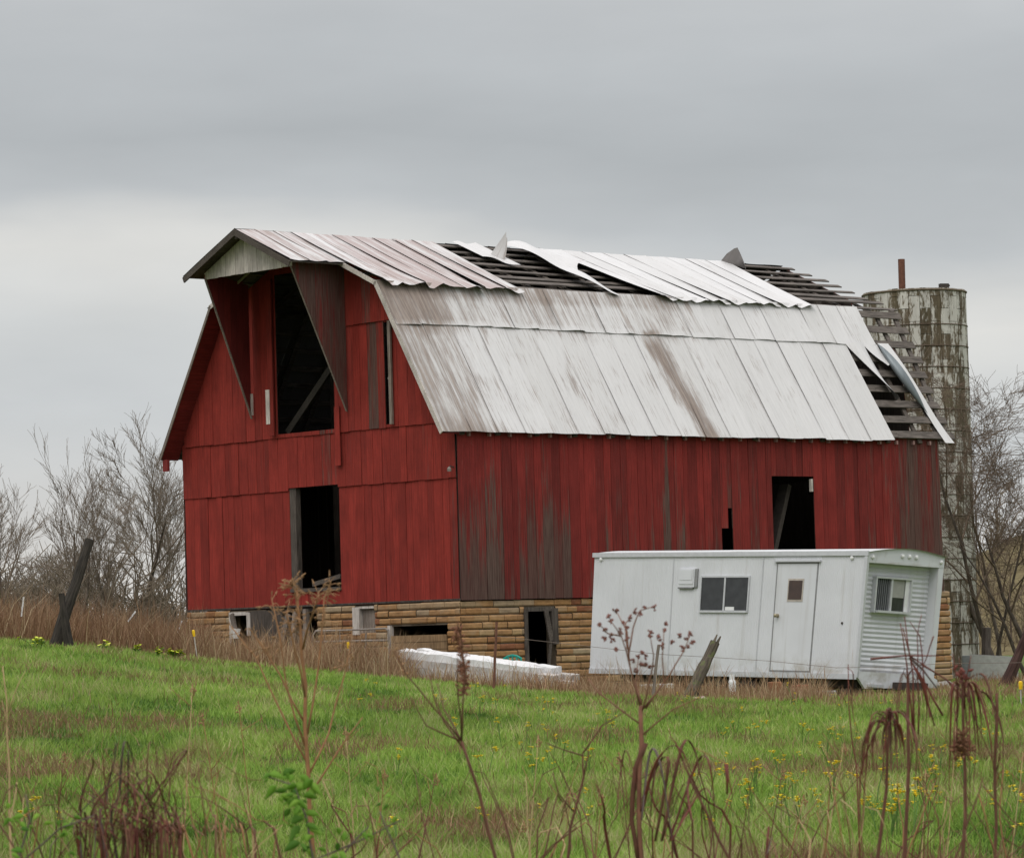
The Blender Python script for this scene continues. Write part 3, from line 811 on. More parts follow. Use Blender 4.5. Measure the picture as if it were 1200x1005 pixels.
for A_, B_ in (((3.40, HG - .01, hb), (3.53, -.17, 4.36)), ((6.60, HG - .01, hb), (7.06, -.17, 4.42))):
    mb = MB(); mb.beam(P(*A_), P(*B_), .035, .035, (1, 0, 0), (.8, 0, 0)); mb.build('hood_edge_strip', M_TRACKWOOD, barn)
mb = MB(); mb.tube([P(W_ / 2, -1.2, HR - .25), P(W_ / 2, -1.2, HR - .62)], .012, 5); mb.tube([P(W_ / 2, -1.2, HR - .6), P(W_ / 2 - .06, -1.2, HR - .72), P(W_ / 2, -1.2, HR - .80)], .02, 5)
mb.build('hay_trolley_hook', M_STEEL, barn)
# ------------------------------------------------------------------ silo behind the barn
SY = 105.0
sc_ = at(1079, 560, SY); sr = 60.5 / FPX * SY; sbase = gz(sc_.x, SY) - .2; stop_ = at(1079, 342, SY).z
silo = thing('silo', 'old stave silo with peeling whitewash standing behind the red barn', 'silo', (sc_.x, SY, sbase), .3)
SH = stop_ - sbase
mb = MB(); ns = 30; z = 0.; row = 0
while z < SH - .01:                                             # concrete staves, staggered
    for i in range(ns):
        zo = (.37 if i % 2 else 0)
        z0 = max(0, z - zo); z1 = min(SH + random.uniform(-.03, .0), z + .75 - zo)
        if row == int(SH / .75) and z1 < SH - .1: z1 = SH - .03
        if z1 - z0 < .05: continue
        a0, a1 = 2 * math.pi * i / ns + .004, 2 * math.pi * (i + 1) / ns - .004
        rn = random.random(); r0 = sr + random.uniform(-.006, .006)
        c = []
        for zz in (z0 + .006, z1 - .006):
            for an, r_ in ((a0, r0), (a1, r0), (a1, r0 - .08), (a0, r0 - .08)): c.append((r_ * math.cos(an), r_ * math.sin(an), zz))
        mb.hexa(c, (rn, 0, 0), c)
    z += .75; row += 1
mb.build('stave_wall', M_SILO, silo)
mb = MB()
mb.grid(lambda s, t: (((sr - .09) * math.cos(s), (sr - .09) * math.sin(s), t), (.2, 0, 0), (s, t, 0)), frange(0, 6.2832, 40), [0, SH - .1])
mb.build('inner_lining', M_DARKWOOD, silo)
mb = MB()
mb.grid(lambda s, t: ((.0 + sr * .9 * t * math.cos(s), sr * .9 * t * math.sin(s), SH - 1.2), (.2, 0, 0), (s, t, 0)), frange(0, 6.2832, 24), [0.001, 1])
mb.build('silage_floor', M_DARKWOOD, silo)
for z in [.5 + .62 * i for i in range(int((SH - .6) / .62))] + [SH - .07]:
    mb = MB(); n = 36
    mb.tube([((sr + .012) * math.cos(2 * math.pi * i / n), (sr + .012) * math.sin(2 * math.pi * i / n), z) for i in range(n + 1)], .014 if z < SH - .1 else .03, 5, cap=False)
    mb.build('steel_hoop', M_HOOP if z < SH - .1 else M_MORTAR, silo)
pp = at(1052, 330, SY); pz1 = at(1052, 308, SY).z
mb = MB(); px_, py_ = sc_.x, SY
R = Matrix.Rotation(-.3, 3, 'Z'); q = R @ Vector((pp.x - sc_.x, -(sr - .5), 0))
mb.tube([(q.x, q.y, SH - 1.3), (q.x + .02, q.y, pz1 - sbase)], .1, 10)
mb.build('filler_pipe', M_RUST, silo)
q2 = R @ Vector((.75, -sr + .35, 0)); mb = MB(); mb.box(q2.x - .14, q2.x + .12, q2.y - .08, q2.y + .08, SH - .1, SH + .11); mb.tube([(q2.x - .16, q2.y, SH), (q2.x + .17, q2.y, SH + .06)], .035, 6)
mb.build('bracket', M_STEEL, silo)

# ------------------------------------------------------------------ office trailer
_A1, _A0 = at(1017, 646, 67.5), at(1004, 793.5, 67.5)
_L1, _L0 = at(697, 648.5, 73), at(691, 786.5, 73)
_R1, _R0 = at(1107, 653, 69.2), at(1094, 799, 69.2)
TB = Vector((_A0.x, _A0.y, gz(_A0.x, _A0.y)))
tr = thing('office_trailer', 'white site office trailer with one door and dark windows parked before the barn', 'trailer', TB)
def T(a, b, c):
    """a along the length (0 = near end), b across (0 = long side facing us), c up"""
    lo_ = _A0 + a * (_L0 - _A0) + b * (_R0 - _A0); hi = _A1 + a * (_L1 - _A1) + b * (_R1 - _A1)
    return lo_ + c * (hi - lo_) - TB
LT, WT, HT = (_L0 - _A0).length, (_R0 - _A0).length, (_A1 - _A0).length
tpc = lambda a, b, c: (a * LT + b * WT, 0, c * HT)
def tbox(mb, a0, a1, b0, b1, c0, c1, m=0):
    c = [(a0, b0, c0), (a1, b0, c0), (a1, b1, c0), (a0, b1, c0), (a0, b0, c1), (a1, b0, c1), (a1, b1, c1), (a0, b1, c1)]
    mb.hexa([T(*q) for q in c], (.5, 0, 0), [tpc(*q) for q in c], m)
REC = .032
arch = lambda b: .045 * math.sin(math.pi * b)
mb = MB()                                                      # long sides: fine vertical ribs
na = 150
def side_fn(b0, sg):
    def fn(s, t):
        k = int(round(s * na * 3)) % 3
        return T(s, b0 - sg * (.0028 if k == 1 else 0) - sg * .001 * math.sin(s * 40 + t * 3), t), (.5, 0, 0), tpc(s, 0, t)
    return fn
mb.grid(side_fn(0, 1), frange(0, 1, na * 3), frange(0, 1, 5)); mb.grid(side_fn(1, -1), frange(0, 1, 60), [0, 1])
mb.grid(lambda s, t: (T(1, s, t), (.5, 0, 0), tpc(s, 0, t)), frange(0, 1, 6), [0, 1])
mb.grid(lambda s, t: (T(t, s, 0.0), (.5, 0, 0), tpc(t, s, 0)), [0, 1], [0, 1])
mb.build('body', M_TRAILER, tr)
mb = MB()                                                      # arched roof
mb.grid(lambda s, t: (T(lerp(-.008, 1.005, t), lerp(-.01, 1.01, s), 1.0 + arch(s)), (.5, 0, 0), tpc(t, s, 0)), frange(0, 1, 12), frange(0, 1, 6))
mb.build('roof', M_TRAILER, tr)
mb = MB(); tbox(mb, -.006, 1.004, -.016, .0, .968, 1.006); mb.build('gutter_rail', M_TRIM, tr)
mb = MB(); tbox(mb, 0, 1, -.010, .0, -.015, .028); mb.build('bottom_rail', M_TRIM, tr)
mb = MB(); tbox(mb, -.004, .006, -.012, .008, -.0, .97); mb.build('corner_trim', M_TRIM, tr)
for a_ in (.36, .69):
    mb = MB(); tbox(mb, a_, a_ + .0035, -.0045, 0, .03, .965); mb.build('panel_seam', M_TRIM, tr)
# recessed near end with lap siding
mb = MB(); nr = 24
def sid(s, t):
    k = (t * nr) % 1.0
    return T(REC - .0035 * (1 - abs(k - .35) * 1.6), lerp(.03, .935, s), lerp(.02, .93, t)), (.5, 0, 0), tpc(0, s, t)
mb.grid(sid, [0, .5, 1], frange(0, 1, nr * 6))
end_wall = mb.build('end_wall', M_TRAILER, tr)
mb = MB()                                                      # fins and valance around the recess
tbox(mb, 0, REC + .002, 0.001, .03, .0, 1.0)
tbox(mb, 0, REC + .002, .935, 1.0, .0, 1.0)
c = []
mb.grid(lambda s, t: (T(-.001, s, lerp(.915, 1.0 + arch(s), t)), (.5, 0, 0), tpc(0, s, t)), frange(0, 1, 12), [0, .3, .31, .6, 1])
mb.grid(lambda s, t: (T(lerp(-.001, REC, t), lerp(.03, .935, s), .915), (.5, 0, 0), tpc(t, s, 0)), [0, 1], [0, 1])
mb.build('end_frame', M_TRAILER, tr)
mb = MB()                                                      # skirt over the hitch with a cut corner
sk = [(0.0, .0), (.10, -.085), (.30, -.075), (1.05, -.045), (1.03, .02), (.93, .05), (0.0, .05)]
for a in (-.004, .004):
    ids = [mb.vert(T(a, b, c_), (.5, 0, 0), tpc(0, b, c_)) for b, c_ in sk]
    mb.face(*(ids if a < 0 else ids[::-1]))
for i in range(len(sk)): mb.face(i, (i + 1) % 7, 7 + (i + 1) % 7, 7 + i)
mb.build('hitch_skirt', M_TRAILER, tr)
mb = MB(); tbox(mb, -.010, -.003, .13, .32, -.07, -.045); mb.build('step_plate', M_TRIM, tr)
def window(a0, a1, c0, c1, end=False, mull=.5, blind=False):
    f = MB(); fr = .008 if not end else .035; h_ = .018
    def bx(mb, x0, x1, y0, y1, d0, d1):
        if end: tbox(mb, REC - d1, REC - d0, x0, x1, y0, y1)
        else: tbox(mb, x0, x1, -d1, -d0, y0, y1)
    d = .012 if not end else .016
    bx(f, a0, a1, c0 - h_, c0, 0, d * 1.5); bx(f, a0, a1, c1, c1 + h_ * .8, 0, d)
    bx(f, a0 - fr * .5, a0, c0 - h_, c1 + h_ * .8, 0, d); bx(f, a1, a1 + fr * .5, c0 - h_, c1 + h_ * .8, 0, d)
    m_ = lerp(a0, a1, mull); bx(f, m_ - fr * .35, m_ + fr * .35, c0, c1, 0, d * .8)
    fo = f.build('window', M_TRIM, tr)
    for x0, x1, mt in ((a0, m_ - fr * .35, M_PANE), (m_ + fr * .35, a1, M_PANE)):
        p = MB(); bx(p, x0, x1, c0, c1, .0005, d * (.35 if not end else .42)); p.build('pane', mt, fo)
    return fo, bx, (a0, a1, c0, c1, m_, d)
w1, bx, _ = window(.408, .580, .525, .795)
p = MB(); tbox(p, .455, .488, -.0085, -.0045, .527, .555); p.build('paper_on_sill', M_WHITE, w1)
w2, bx, q = window(.22, .66, .545, .80, True, .46)
p = MB(); bx(p, q[4] + .012, q[1] - .06, q[2] + .11, q[3], q[5] * .43, q[5] * .5); p.build('blind', M_BLIND, w2)
p = MB(); bx(p, q[1] - .05, q[1], q[2], q[3], q[5] * .43, q[5] * .6); p.build('sliding_sash', M_WHITE, w2)
for i in range(7):
    b_ = lerp(q[0] + .02, q[4] - .03, i / 6); p = MB(); bx(p, b_ - .004, b_ + .004, q[2], q[3], q[5] * .43, q[5] * .55); p.build('window_bar', bpy.data.materials.get('dull_bar') or m_flat('dull_bar', (.15, .155, .16), .6, .2), w2)
mb = MB(); tbox(mb, .168, .306, -.006, 0, .045, .905); door = mb.build('door', M_TRAILER, tr)
for s in ((.163, .168, .04, .915), (.306, .311, .04, .915), (.163, .311, .905, .918), (.163, .311, .032, .045)):
    mb = MB(); tbox(mb, s[0], s[1], -.004, 0, s[2], s[3]); mb.build('door_jamb', m_flat('grey_seal', (.22, .22, .22), .7, .2) if s is not None and 'grey_seal' not in bpy.data.materials else bpy.data.materials['grey_seal'], tr)
mb = MB(); tbox(mb, .155, .318, -.025, 0, .92, .934); mb.build('drip_cap', M_TRIM, tr)
mb = MB(); tbox(mb, .210, .265, -.010, -.006, .60, .785); dw = mb.build('door_window_frame', m_flat('rust_stained_frame', (.42, .37, .32), .6, .25), door)
mb = MB(); tbox(mb, .214, .261, -.0125, -.0105, .617, .77); mb.build('pane', m_glass('brown_reflecting_pane', (.05, .028, .02)), dw)
mb = MB(); hp = T(.294, -.006, .485); hd = (T(.294, -.03, .485) - T(.294, 0, .485)).normalized()
mb.tube([hp, hp + hd * .05, hp + hd * .055, hp + hd * .09, hp + hd * .10], [.04, .03, .035, .035, .015], 10); mb.build('handle', m_flat('brass_knob', (.35, .30, .2), .3, .1, .8), door)
mb = MB(); tbox(mb, .605, .665, -.022, 0, .715, .868); tbox(mb, .609, .661, -.027, -.0225, .74, .862); tbox(mb, .613, .657, -.030, -.0275, .775, .855); vent = mb.build('vent_box', M_TRAILER, tr)
mb = MB(); tbox(mb, .609, .665, -.024, 0, .703, .7145); mb.build('vent_flap', m_flat('dark_grey_metal', (.16, .16, .16), .6, .2), vent)  # strip below the vent box, darker grey than the box
mb = MB(); tbox(mb, .595, .6045, -.018, 0, .715, .868); mb.build('vent_side', m_flat('grey_side_metal', (.22, .22, .22), .6, .2), vent)
def lamp(p0, d, name='marker_lamp'):
    mb = MB(); mb.tube([p0, p0 + d * .03, p0 + d * .045], [.045, .04, .02], 8); mb.build(name, M_WHITE, tr)
dn = (T(.5, -.1, .5) - T(.5, 0, .5)).normalized(); de = (T(-.1, .5, .5) - T(0, .5, .5)).normalized()
lamp(T(.05, 0, .95), dn); lamp(T(.972, 0, .95), dn)
for b_ in (.06, .44, .53, .62, .95): lamp(T(-.001, b_, .955 + .03 * math.sin(math.pi * b_)), de)
mb = MB(); mb.tube([T(.066, 0, .43), T(.066, -.008, .43)], .025, 6); mb.build('plug', M_STEEL, tr)
mb = MB(); tbox(mb, .03, .9, .12, .18, -.075, -.01); tbox(mb, .03, .9, .80, .86, -.075, -.01); tbox(mb, -.10, .06, .45, .55, -.08, -.02)
for a in (.1, .3, .5, .7, .88): tbox(mb, a, a + .012, .05, .95, -.05, -.005)
mb.build('chassis', M_STEEL, tr)
for a in (.40, .52):
    for b_ in (.03, .92):
        cpt = T(a, b_, -.145); ax = (T(a, 1, -.1) - T(a, 0, -.1)).normalized()
        mb = MB(); rad = .30
        prof = [(0, .10), (.03, .26), (.06, rad), (.15, rad), (.18, .26), (.2, .10)]
        s1 = ax.cross(Vector((0, 0, 1))).normalized(); s2 = ax.cross(s1)
        mb.grid(lambda s, t: ((cpt + ax * prof[t][0] + (s1 * math.cos(s) + s2 * math.sin(s)) * prof[t][1]), (.5, 0, 0), (s, t, 0)), frange(0, 6.2832, 20), range(6))
        wh = mb.build('wheel', M_BLACK, tr)
        mb = MB(); mb.tube([cpt - ax * .004, cpt + ax * .21], .14, 14); mb.build('rim', M_STEEL, wh)
for a in (.05, .9):
    for b_ in (.12, .82):
        p0 = T(a, b_, -.08); g = gz(p0.x + TB.x, p0.y + TB.y) - TB.z - .05
        mb = MB(); zz = p0.z; 
        while zz > g:
            mb.box(p0.x - .2, p0.x + .2, p0.y - .1, p0.y + .1, zz - .195, zz - .005, (random.random(), 0, 0)); zz -= .2
        mb.build('support_blocks', M_DARKWOOD, tr)

# ------------------------------------------------------------------ things lying about
def onground(px, py, Y):
    """world x under a photo pixel column at distance Y, resting on the ground"""
    p = at(px, py, Y); return Vector((p.x, p.y, gz(p.x, p.y)))
# long white pile beside the foundation
pa, pb = at(455, 790, 75.5), at(664, 800, 72.3)
pa.z = at(455, 798, 75.5).z; pb.z = at(664, 812, 72.3).z
dv = (pb - pa); PL = dv.length; dv.normalize(); nv = Vector((-dv.y, dv.x, 0)).normalized()
pile = thing('slab_pile', 'long low pile of white chipped boards lying by the barn foundation', 'pile', pa)
Mw = m_flat('white_chipped_board', (.66, .65, .645), .8, .12, 0, 4)
Mw2 = m_wood('dirty_white_board', (.36, .32, .29), (.60, .57, .545))
rngp = random.Random(4)
k = 0
for lay in range(4):
    for row in range(3):
        l0 = .05 * lay + rngp.uniform(0, .12); l1 = PL * [1.0, .97, .93, .86][lay] - rngp.uniform(0, .3)
        hg, z0, dep = .125, lay * .13, row * .27 + rngp.uniform(-.02, .02) + .03 * lay
        if lay == 3 and row == 1: l0 += .5
        def fn(s, t):
            l = lerp(l0, l1, s)
            prof = [(0, 0), (.0, hg), (.24, hg + .012), (.24, 0)][t]
            j1 = mnoise.noise(Vector((l * 1.7, t * 3.1, k * 7.))) * .05 + mnoise.noise(Vector((l * 8, t * 3.1, k * 7.))) * .03
            amp = (.75 if lay == 3 else .35)
            return dv * l + nv * (dep + prof[0] + j1 * .6) + Vector((0, 0, (z0 + prof[1]) * (1.32 - .50 * l / PL) + (j1 * amp if t in (1, 2) else 0))), (.5 + j1 * 5, 0, 0), (prof[0] + k, l, prof[1])
        mb = MB(); idx = mb.grid(fn, frange(0, 1, 44), range(4))
        mb.face(*[idx[0][j] for j in range(4)]); mb.face(*[idx[-1][j] for j in (3, 2, 1, 0)])
        mb.build('board', Mw if lay == 3 else Mw2, pile); k += 1
# leaning posts
def post(name, label, p0, p1, r0, r1, mat, n=10, knots=True, group=None, cat='post', split=False):
    mb = MB(); p0 = Vector(p0); p1 = Vector(p1); d_ = (p1 - p0).normalized(); g_ = gz(p0.x, p0.y) - .12
    if p0.z > g_: p0 = p0 - d_ * ((p0.z - g_) / d_.z)
    loc = p0.copy()
    k = 9; pts = []; rad = []
    for i in range(k):
        t = i / (k - 1); p = p0.lerp(p1, t) - loc
        w_ = .04 * (p1 - p0).length * .25
        p += Vector((mnoise.noise(Vector((t * 3, loc.x, 1))), mnoise.noise(Vector((t * 3, loc.x, 5))), 0)) * w_ * 1.6 * (1 if 0 < i < k - 1 else 0)
        pts.append(p); rad.append(lerp(r0, r1, t) * (1 + .3 * mnoise.noise(Vector((t * 6, loc.y, 2)))))
    mb.tube(pts, rad, n, (random.random(), 0, 0))
    if split:
        d = (p1 - p0).normalized()
        for i in range(3):
            o = Vector((math.cos(i * 2.1), math.sin(i * 2.1) * .5, 0)) * r1 * .5
            mb.tube([p1 - loc - d * .1 + o, p1 - loc + d * random.uniform(.06, .16) + o * 1.2], [r1 * .45, r1 * .15], 5, (.8, 0, 0))
    o = mb.build(name, mat, None, smooth=False); o.location = loc
    return tag(o, label, cat, group)
post('leaning_post', 'thick dark weathered pole leaning right above the brown brush left of the barn', at(62, 762, 72), at(105, 632, 72.6), .135, .095, M_POLE, 9)
post('broken_post', 'short dark stub leaning beside the thick weathered pole', at(82, 770, 71.7), at(72, 695, 71.8), .11, .06, M_POLE, 7)
post('split_post', 'grey split post with mossy top leaning in front of the white trailer', at(806, 822, 64), at(838, 752, 64.3), .13, .09, M_POST, 10, split=True)
post('trunk_stub', 'dark reddish leaning stump at the right edge beside the yellow capped stake', at(1184, 792, 70), at(1206, 735, 70), .15, .07, m_wood('dark_red_bark', (.03, .016, .014), (.075, .04, .034)), 7)
post('dark_post', 'dark square post standing beside the pale sheet at right', at(1155, 790, 92), at(1156, 735, 92), .13, .12, M_DARKWOOD, 4)
post('steel_post', 'thin rusty steel fence post in front of the white slab pile', at(579, 806, 66), at(582, 728, 66), .028, .024, M_RUST, 5, group=None)
post('fence_post', 'thin grey fence post between the seed heads before the trailer', at(766, 812, 62), at(772, 755, 62), .03, .026, M_TRACKWOOD, 6)
# wire across the three posts
def wire(label, pts, r=.004):
    mb = MB(); loc = Vector(pts[0]); mb.tube([Vector(p) - loc for p in pts], r, 4); o = mb.build('fence_wire', M_WIRE); o.location = loc
    return tag(o, label, 'wire')
wire('thin slack wire running across the white trailer at skirt height', [at(582, 745, 66), at(690, 757, 64), at(770, 766, 62), at(838, 770, 64), at(900, 774, 63.5), at(980, 782, 63), at(1040, 781, 62.6), at(1110, 777, 62.3), at(1200, 776, 62)])
# yellow capped stakes
def stake(label, bx_, tx, Y, group):
    p0, p1 = at(*bx_, Y), at(*tx, Y); t = thing('marker_stake', label, 'stake', p0, 0, group)
    mb = MB(); mb.tube([(0, 0, -.05), p1 - p0], .013, 5); mb.build('rod', M_PALEWOOD, t)
    d = (p1 - p0).normalized(); mb = MB(); mb.tube([p1 - p0 - d * .06, p1 - p0 - d * .0, p1 - p0 + d * .06, p1 - p0 + d * .075], [.025, .034, .034, .012], 6); mb.build('cap', M_YELLOW, t)
g = 'white stakes with yellow caps'
stake('white stake with yellow cap left of the barn corner', (233, 782), (227, 742), 73, g)
stake('white stake with yellow cap before the pipe gate', (410, 797), (408, 756), 74, g)
stake('white stake with yellow cap at the right edge of the meadow', (1197, 842), (1196, 803), 58, g)
def wstake(label, a, b, Y, g='white tilted stakes in the brush'):
    p0, p1 = at(*a, Y), at(*b, Y); mb = MB(); mb.beam((0, 0, 0), p1 - p0, .05, .03); o = mb.build('tilted_stake', M_WHITE); o.location = p0; tag(o, label, 'stake', g)
wstake('white tilted stake left of the leaning pole', (25, 722), (28, 699), 76)
wstake('white tilted stake right of the leaning pole', (150, 728), (159, 716), 77)
wstake('white tilted stake nearest the barn', (208, 742), (213, 727), 78)
# pipe gate before the foundation
gt = thing('pipe_gate', 'white pipe gate standing in dry weeds before the barn foundation', 'gate', at(368, 800, 76.2))
def gp(px, py, Y=76.2): return at(px, py, Y) - gt.location
for pts in ([gp(368, 800), gp(366, 745), gp(370, 739), gp(408, 738), gp(452, 736, 75.6), gp(456, 740, 75.6)], ):
    mb = MB(); mb.tube(pts, .021, 7); mb.build('gate_frame', M_GALV, gt)
for pts, r_ in (([gp(369, 752), gp(455, 750, 75.6)], .025), ([gp(369, 775), gp(455, 775, 75.6)], .022), ([gp(455, 737, 75.6), gp(458, 770, 75.6)], .026), ([gp(429, 738), gp(427, 800)], .022), ([gp(398, 738), gp(399, 765)], .014), ([gp(380, 739), gp(380, 756)], .012)):
    mb = MB(); mb.tube(pts, r_, 6); mb.build('gate_bar', M_GALV, gt)
# small white bucket on a forked stick
bk = thing('bucket', 'small white bucket on a dark stake by the broken stable window', 'bucket', at(276, 745, 77))
mb = MB(); mb.tube([(0, 0, -.05), (0, 0, .05), (.01, 0, .16), (.01, 0, .155)], [.07, .09, .11, .085], 10); mb.build('body', M_WHITE, bk)
mb = MB(); mb.tube([(0, .02, -.05), (.02, .02, -.3), (-.1, .02, -.85)], [.035, .04, .03], 6); mb.build('stake', M_DARKWOOD, bk)
# teal crate below the broken window
tp = at(601, 787, 78.6); tl = thing('plastic_chair', 'teal slatted plastic chair back below the broken side window', 'chair', tp)
for dx in (-.2, -.1, 0, .1, .2):
    mb = MB(); mb.tube([(dx, -dx * .3, -.25), (dx, -dx * .3, .1), (dx * .92, -dx * .3 + .02, .30 + .05 * math.cos(dx * 6))], .022, 5); mb.build('slat', M_TEAL, tl)
mb = MB(); mb.tube([(-.2, .06, .28), (-.1, .05, .34), (0, .02, .36), (.1, -.01, .34), (.2, -.04, .28)], .03, 6); mb.build('top_rail', M_TEAL, tl)
mb = MB(); mb.box(-.24, .24, -.35, .05, -.22, -.18); mb.build('seat', M_TEAL, tl)
# bits under and beside the trailer
def block(name, label, px, py, Y, sx, sy, sz, mat, cat='block', rz=.3, pyr=None):
    p = onground(px, py, Y); mb = MB()
    b_ = .012; 
    mb.hexa([(-sx, -sy, -.06), (sx, -sy, -.06), (sx, sy, -.06), (-sx, sy, -.06), (-sx, -sy, sz - b_), (sx, -sy, sz - b_), (sx, sy, sz - b_), (-sx, sy, sz - b_)])
    mb.hexa([(-sx, -sy, sz - b_), (sx, -sy, sz - b_), (sx, sy, sz - b_), (-sx, sy, sz - b_), (-sx + b_, -sy + b_, sz), (sx - b_, -sy + b_, sz), (sx - b_, sy - b_, sz), (-sx + b_, sy - b_, sz)])
    o = mb.build(name, mat); o.location = p; o.rotation_euler = (0, 0, rz); return tag(o, label, cat)
block('white_block', 'white block half hidden in weeds under the trailer left end', 768, 800, 69.5, .34, .1, .27, M_WHITE)
block('brick_stack', 'red brick stack under the trailer below the door', 938, 800, 66.8, .13, .1, .3, M_BRICK)
block('concrete_block', 'grey concrete block lying under the trailer near its corner', 965, 802, 66.0, .22, .11, .2, M_CONC, rz=-.2)
block('orange_block', 'orange brown block in the dry grass under the trailer', 908, 802, 66.5, .1, .1, .34, m_flat('orange_clay', (.26, .12, .06), .9, .3))
pj = onground(858, 800, 66.6); mb = MB(); mb.tube([(0, 0, -.05), (0, 0, .3), (0, 0, .36)], [.07, .07, .045], 10); mb.tube([(0, 0, .36), (0, 0, .44)], [.05, .05], 10)
o = mb.build('white_jug', M_WHITE); o.location = pj; tag(o, 'white plastic jug standing under the trailer beside the split post', 'jug')
st = onground(702 + 0, 812, 60); mb = MB()
def rock(name, label, px, py, Y, r, mat):
    p = onground(px, py, Y); mb = MB(); o_ = p.x * 3
    def fn(s, t):
        d = Vector((math.cos(s) * math.sin(t), math.sin(s) * math.sin(t), math.cos(t))); k = 1 + .5 * mnoise.noise(d * 1.4 + Vector((o_, 0, 0)))
        return Vector((d.x * r * k, d.y * r * k * .8, d.z * r * k * .6 + r * .25)), (.5, 0, 0), d
    mb.grid(fn, frange(0, 6.2832, 14), frange(0.01, 3.13, 8)); o = mb.build(name, mat, smooth=True); o.location = p; return tag(o, label, 'rock')
rock('rock', 'pale pinkish stone at the foot of the split post', 820, 808, 63, .16, m_flat('pinkish_stone', (.42, .32, .28), .9, .3))
rock('rock', 'grey stone below the pale sheet behind the trailer', 1108, 806, 74, .22, M_CONC)
rock('rock', 'small pale stone in the grass right of the barn corner', 1163, 806, 76, .12, m_flat('pale_stone', (.45, .43, .4), .9, .2))
# pale metal trough and sheet by the silo
sh = onground(1160, 800, 91); tg = thing('metal_trough', 'pale grey metal trough lying in the grass right of the silo', 'trough', sh, -.15)
x0 = at(1129, 790, 91).x - sh.x; x1 = at(1192, 790, 91).x - sh.x; h0 = at(1150, 766, 91).z - sh.z
for nm, ya, yb, za, zb in (('front_side', -.5, -.46, h0, h0 - .12), ('rear_side', .46, .5, h0, h0 - .1)):
    mb = MB(); mb.hexa([(x0 + .2, ya, -.05), (x1, ya, -.05), (x1, yb, -.05), (x0 + .2, yb, -.05), (x0 + .2, ya, za), (x1 + .05, ya, zb), (x1 + .05, yb, zb), (x0 + .2, yb, za)]); mb.build(nm, m_flat('pale_tin', (.33, .33, .31), .6, .2, .1), tg)
mb = MB(); mb.box(x0, x0 + .2, -.5, .5, -.05, h0 - .03); mb.build('end_panel', m_flat('grey_tin', (.17, .18, .18), .6, .3, .1), tg)
# ------------------------------------------------------------------ trees
M_BARK = m_bark('grey_brown_bark', (.075, .06, .05), (.15, .125, .105))
M_TWIG = m_bark('brown_twig', (.15, .118, .09), (.235, .19, .15))
M_BARK2 = m_bark('dark_bark', (.05, .04, .032), (.11, .09, .07))
M_TWIG2 = m_bark('red_brown_twig', (.10, .072, .052), (.17, .125, .09))
def grow(rng, tmb, cmb, p, d, length, rad, lvl, maxl, spread, upb, droop=0., kids=(3, 5), minr=.008):
    n = 5 if lvl < 2 else 4
    pts = [p.copy()]; rads = [rad]; dd = d.copy()
    for i in range(n):
        dd = (dd + Vector((rng.uniform(-1, 1), rng.uniform(-1, 1), rng.uniform(-.6, .6) + upb - droop * (i / n))) * .16).normalized()
        pts.append(pts[-1] + dd * length / n); rads.append(max(minr * .7, lerp(rad, rad * (.25 if lvl == 0 else .42), (i + 1) / n)))
    (tmb if lvl < 1 else cmb).tube(pts, rads, 7 if lvl == 0 else (5 if lvl == 1 else 3), cap=False)
    if lvl >= maxl: return
    k = rng.randint(*kids) + (2 if lvl == 0 else 0)
    for j in range(k):
        t = lerp(.30 if lvl == 0 else .2, 1.0, (j + rng.random() * .8) / k)
        i = min(n - 1, int(t * n)); q = pts[i].lerp(pts[i + 1], t * n - i)
        ax = Vector((rng.uniform(-1, 1), rng.uniform(-1, 1), rng.uniform(-.4, .4))).normalized()
        base = (pts[i + 1] - pts[i]).normalized()
        nd = (base + (ax - base * ax.dot(base)) * spread * rng.uniform(.6, 1.3)).normalized()
        grow(rng, tmb, cmb, q, nd, length * rng.uniform(.45, .72) * (1 - .25 * t if lvl == 0 else 1), max(minr, lerp(rads[i], rads[i + 1], .5) * .6), lvl + 1, maxl, spread, upb, droop, kids, minr)
def tree(name, label, px, py, Y, top, lean, seed, maxl=4, spread=.75, upb=.28, droop=0., kids=(3, 5), r=.11, stems=1, group='bare trees left of the barn', mats=None, minr=.0065, kl=1.):
    rng = random.Random(seed)
    base = onground(px, py, Y); base.z -= .1
    H = at(top[0], top[1], Y).z - base.z
    t = thing(name, label, 'tree', base, 0, group)
    tm, cm = MB(), MB()
    for s in range(stems):
        d = Vector((lean + (rng.uniform(-.35, .35) if stems > 1 else 0), rng.uniform(-.2, .2), 1)).normalized()
        grow(rng, tm, cm, Vector((rng.uniform(-.2, .2) if stems > 1 else 0, 0, 0)), d, H * (.74 if s == 0 else rng.uniform(.5, .75)) * kl, r * (1 if s == 0 else .7), 0, maxl, spread, upb, droop, kids, minr)
    m1, m2 = mats or (M_BARK, M_TWIG)
    zs = sorted(v[2] for v in cm.v); k_ = H / zs[int(len(zs) * .995)]
    for mbx in (tm, cm): mbx.v = [(x * k_, y * k_, z * k_) for x, y, z in mbx.v]
    tm.build('trunk', m1, t, True); cm.build('crown', m2, t, True)
    return t
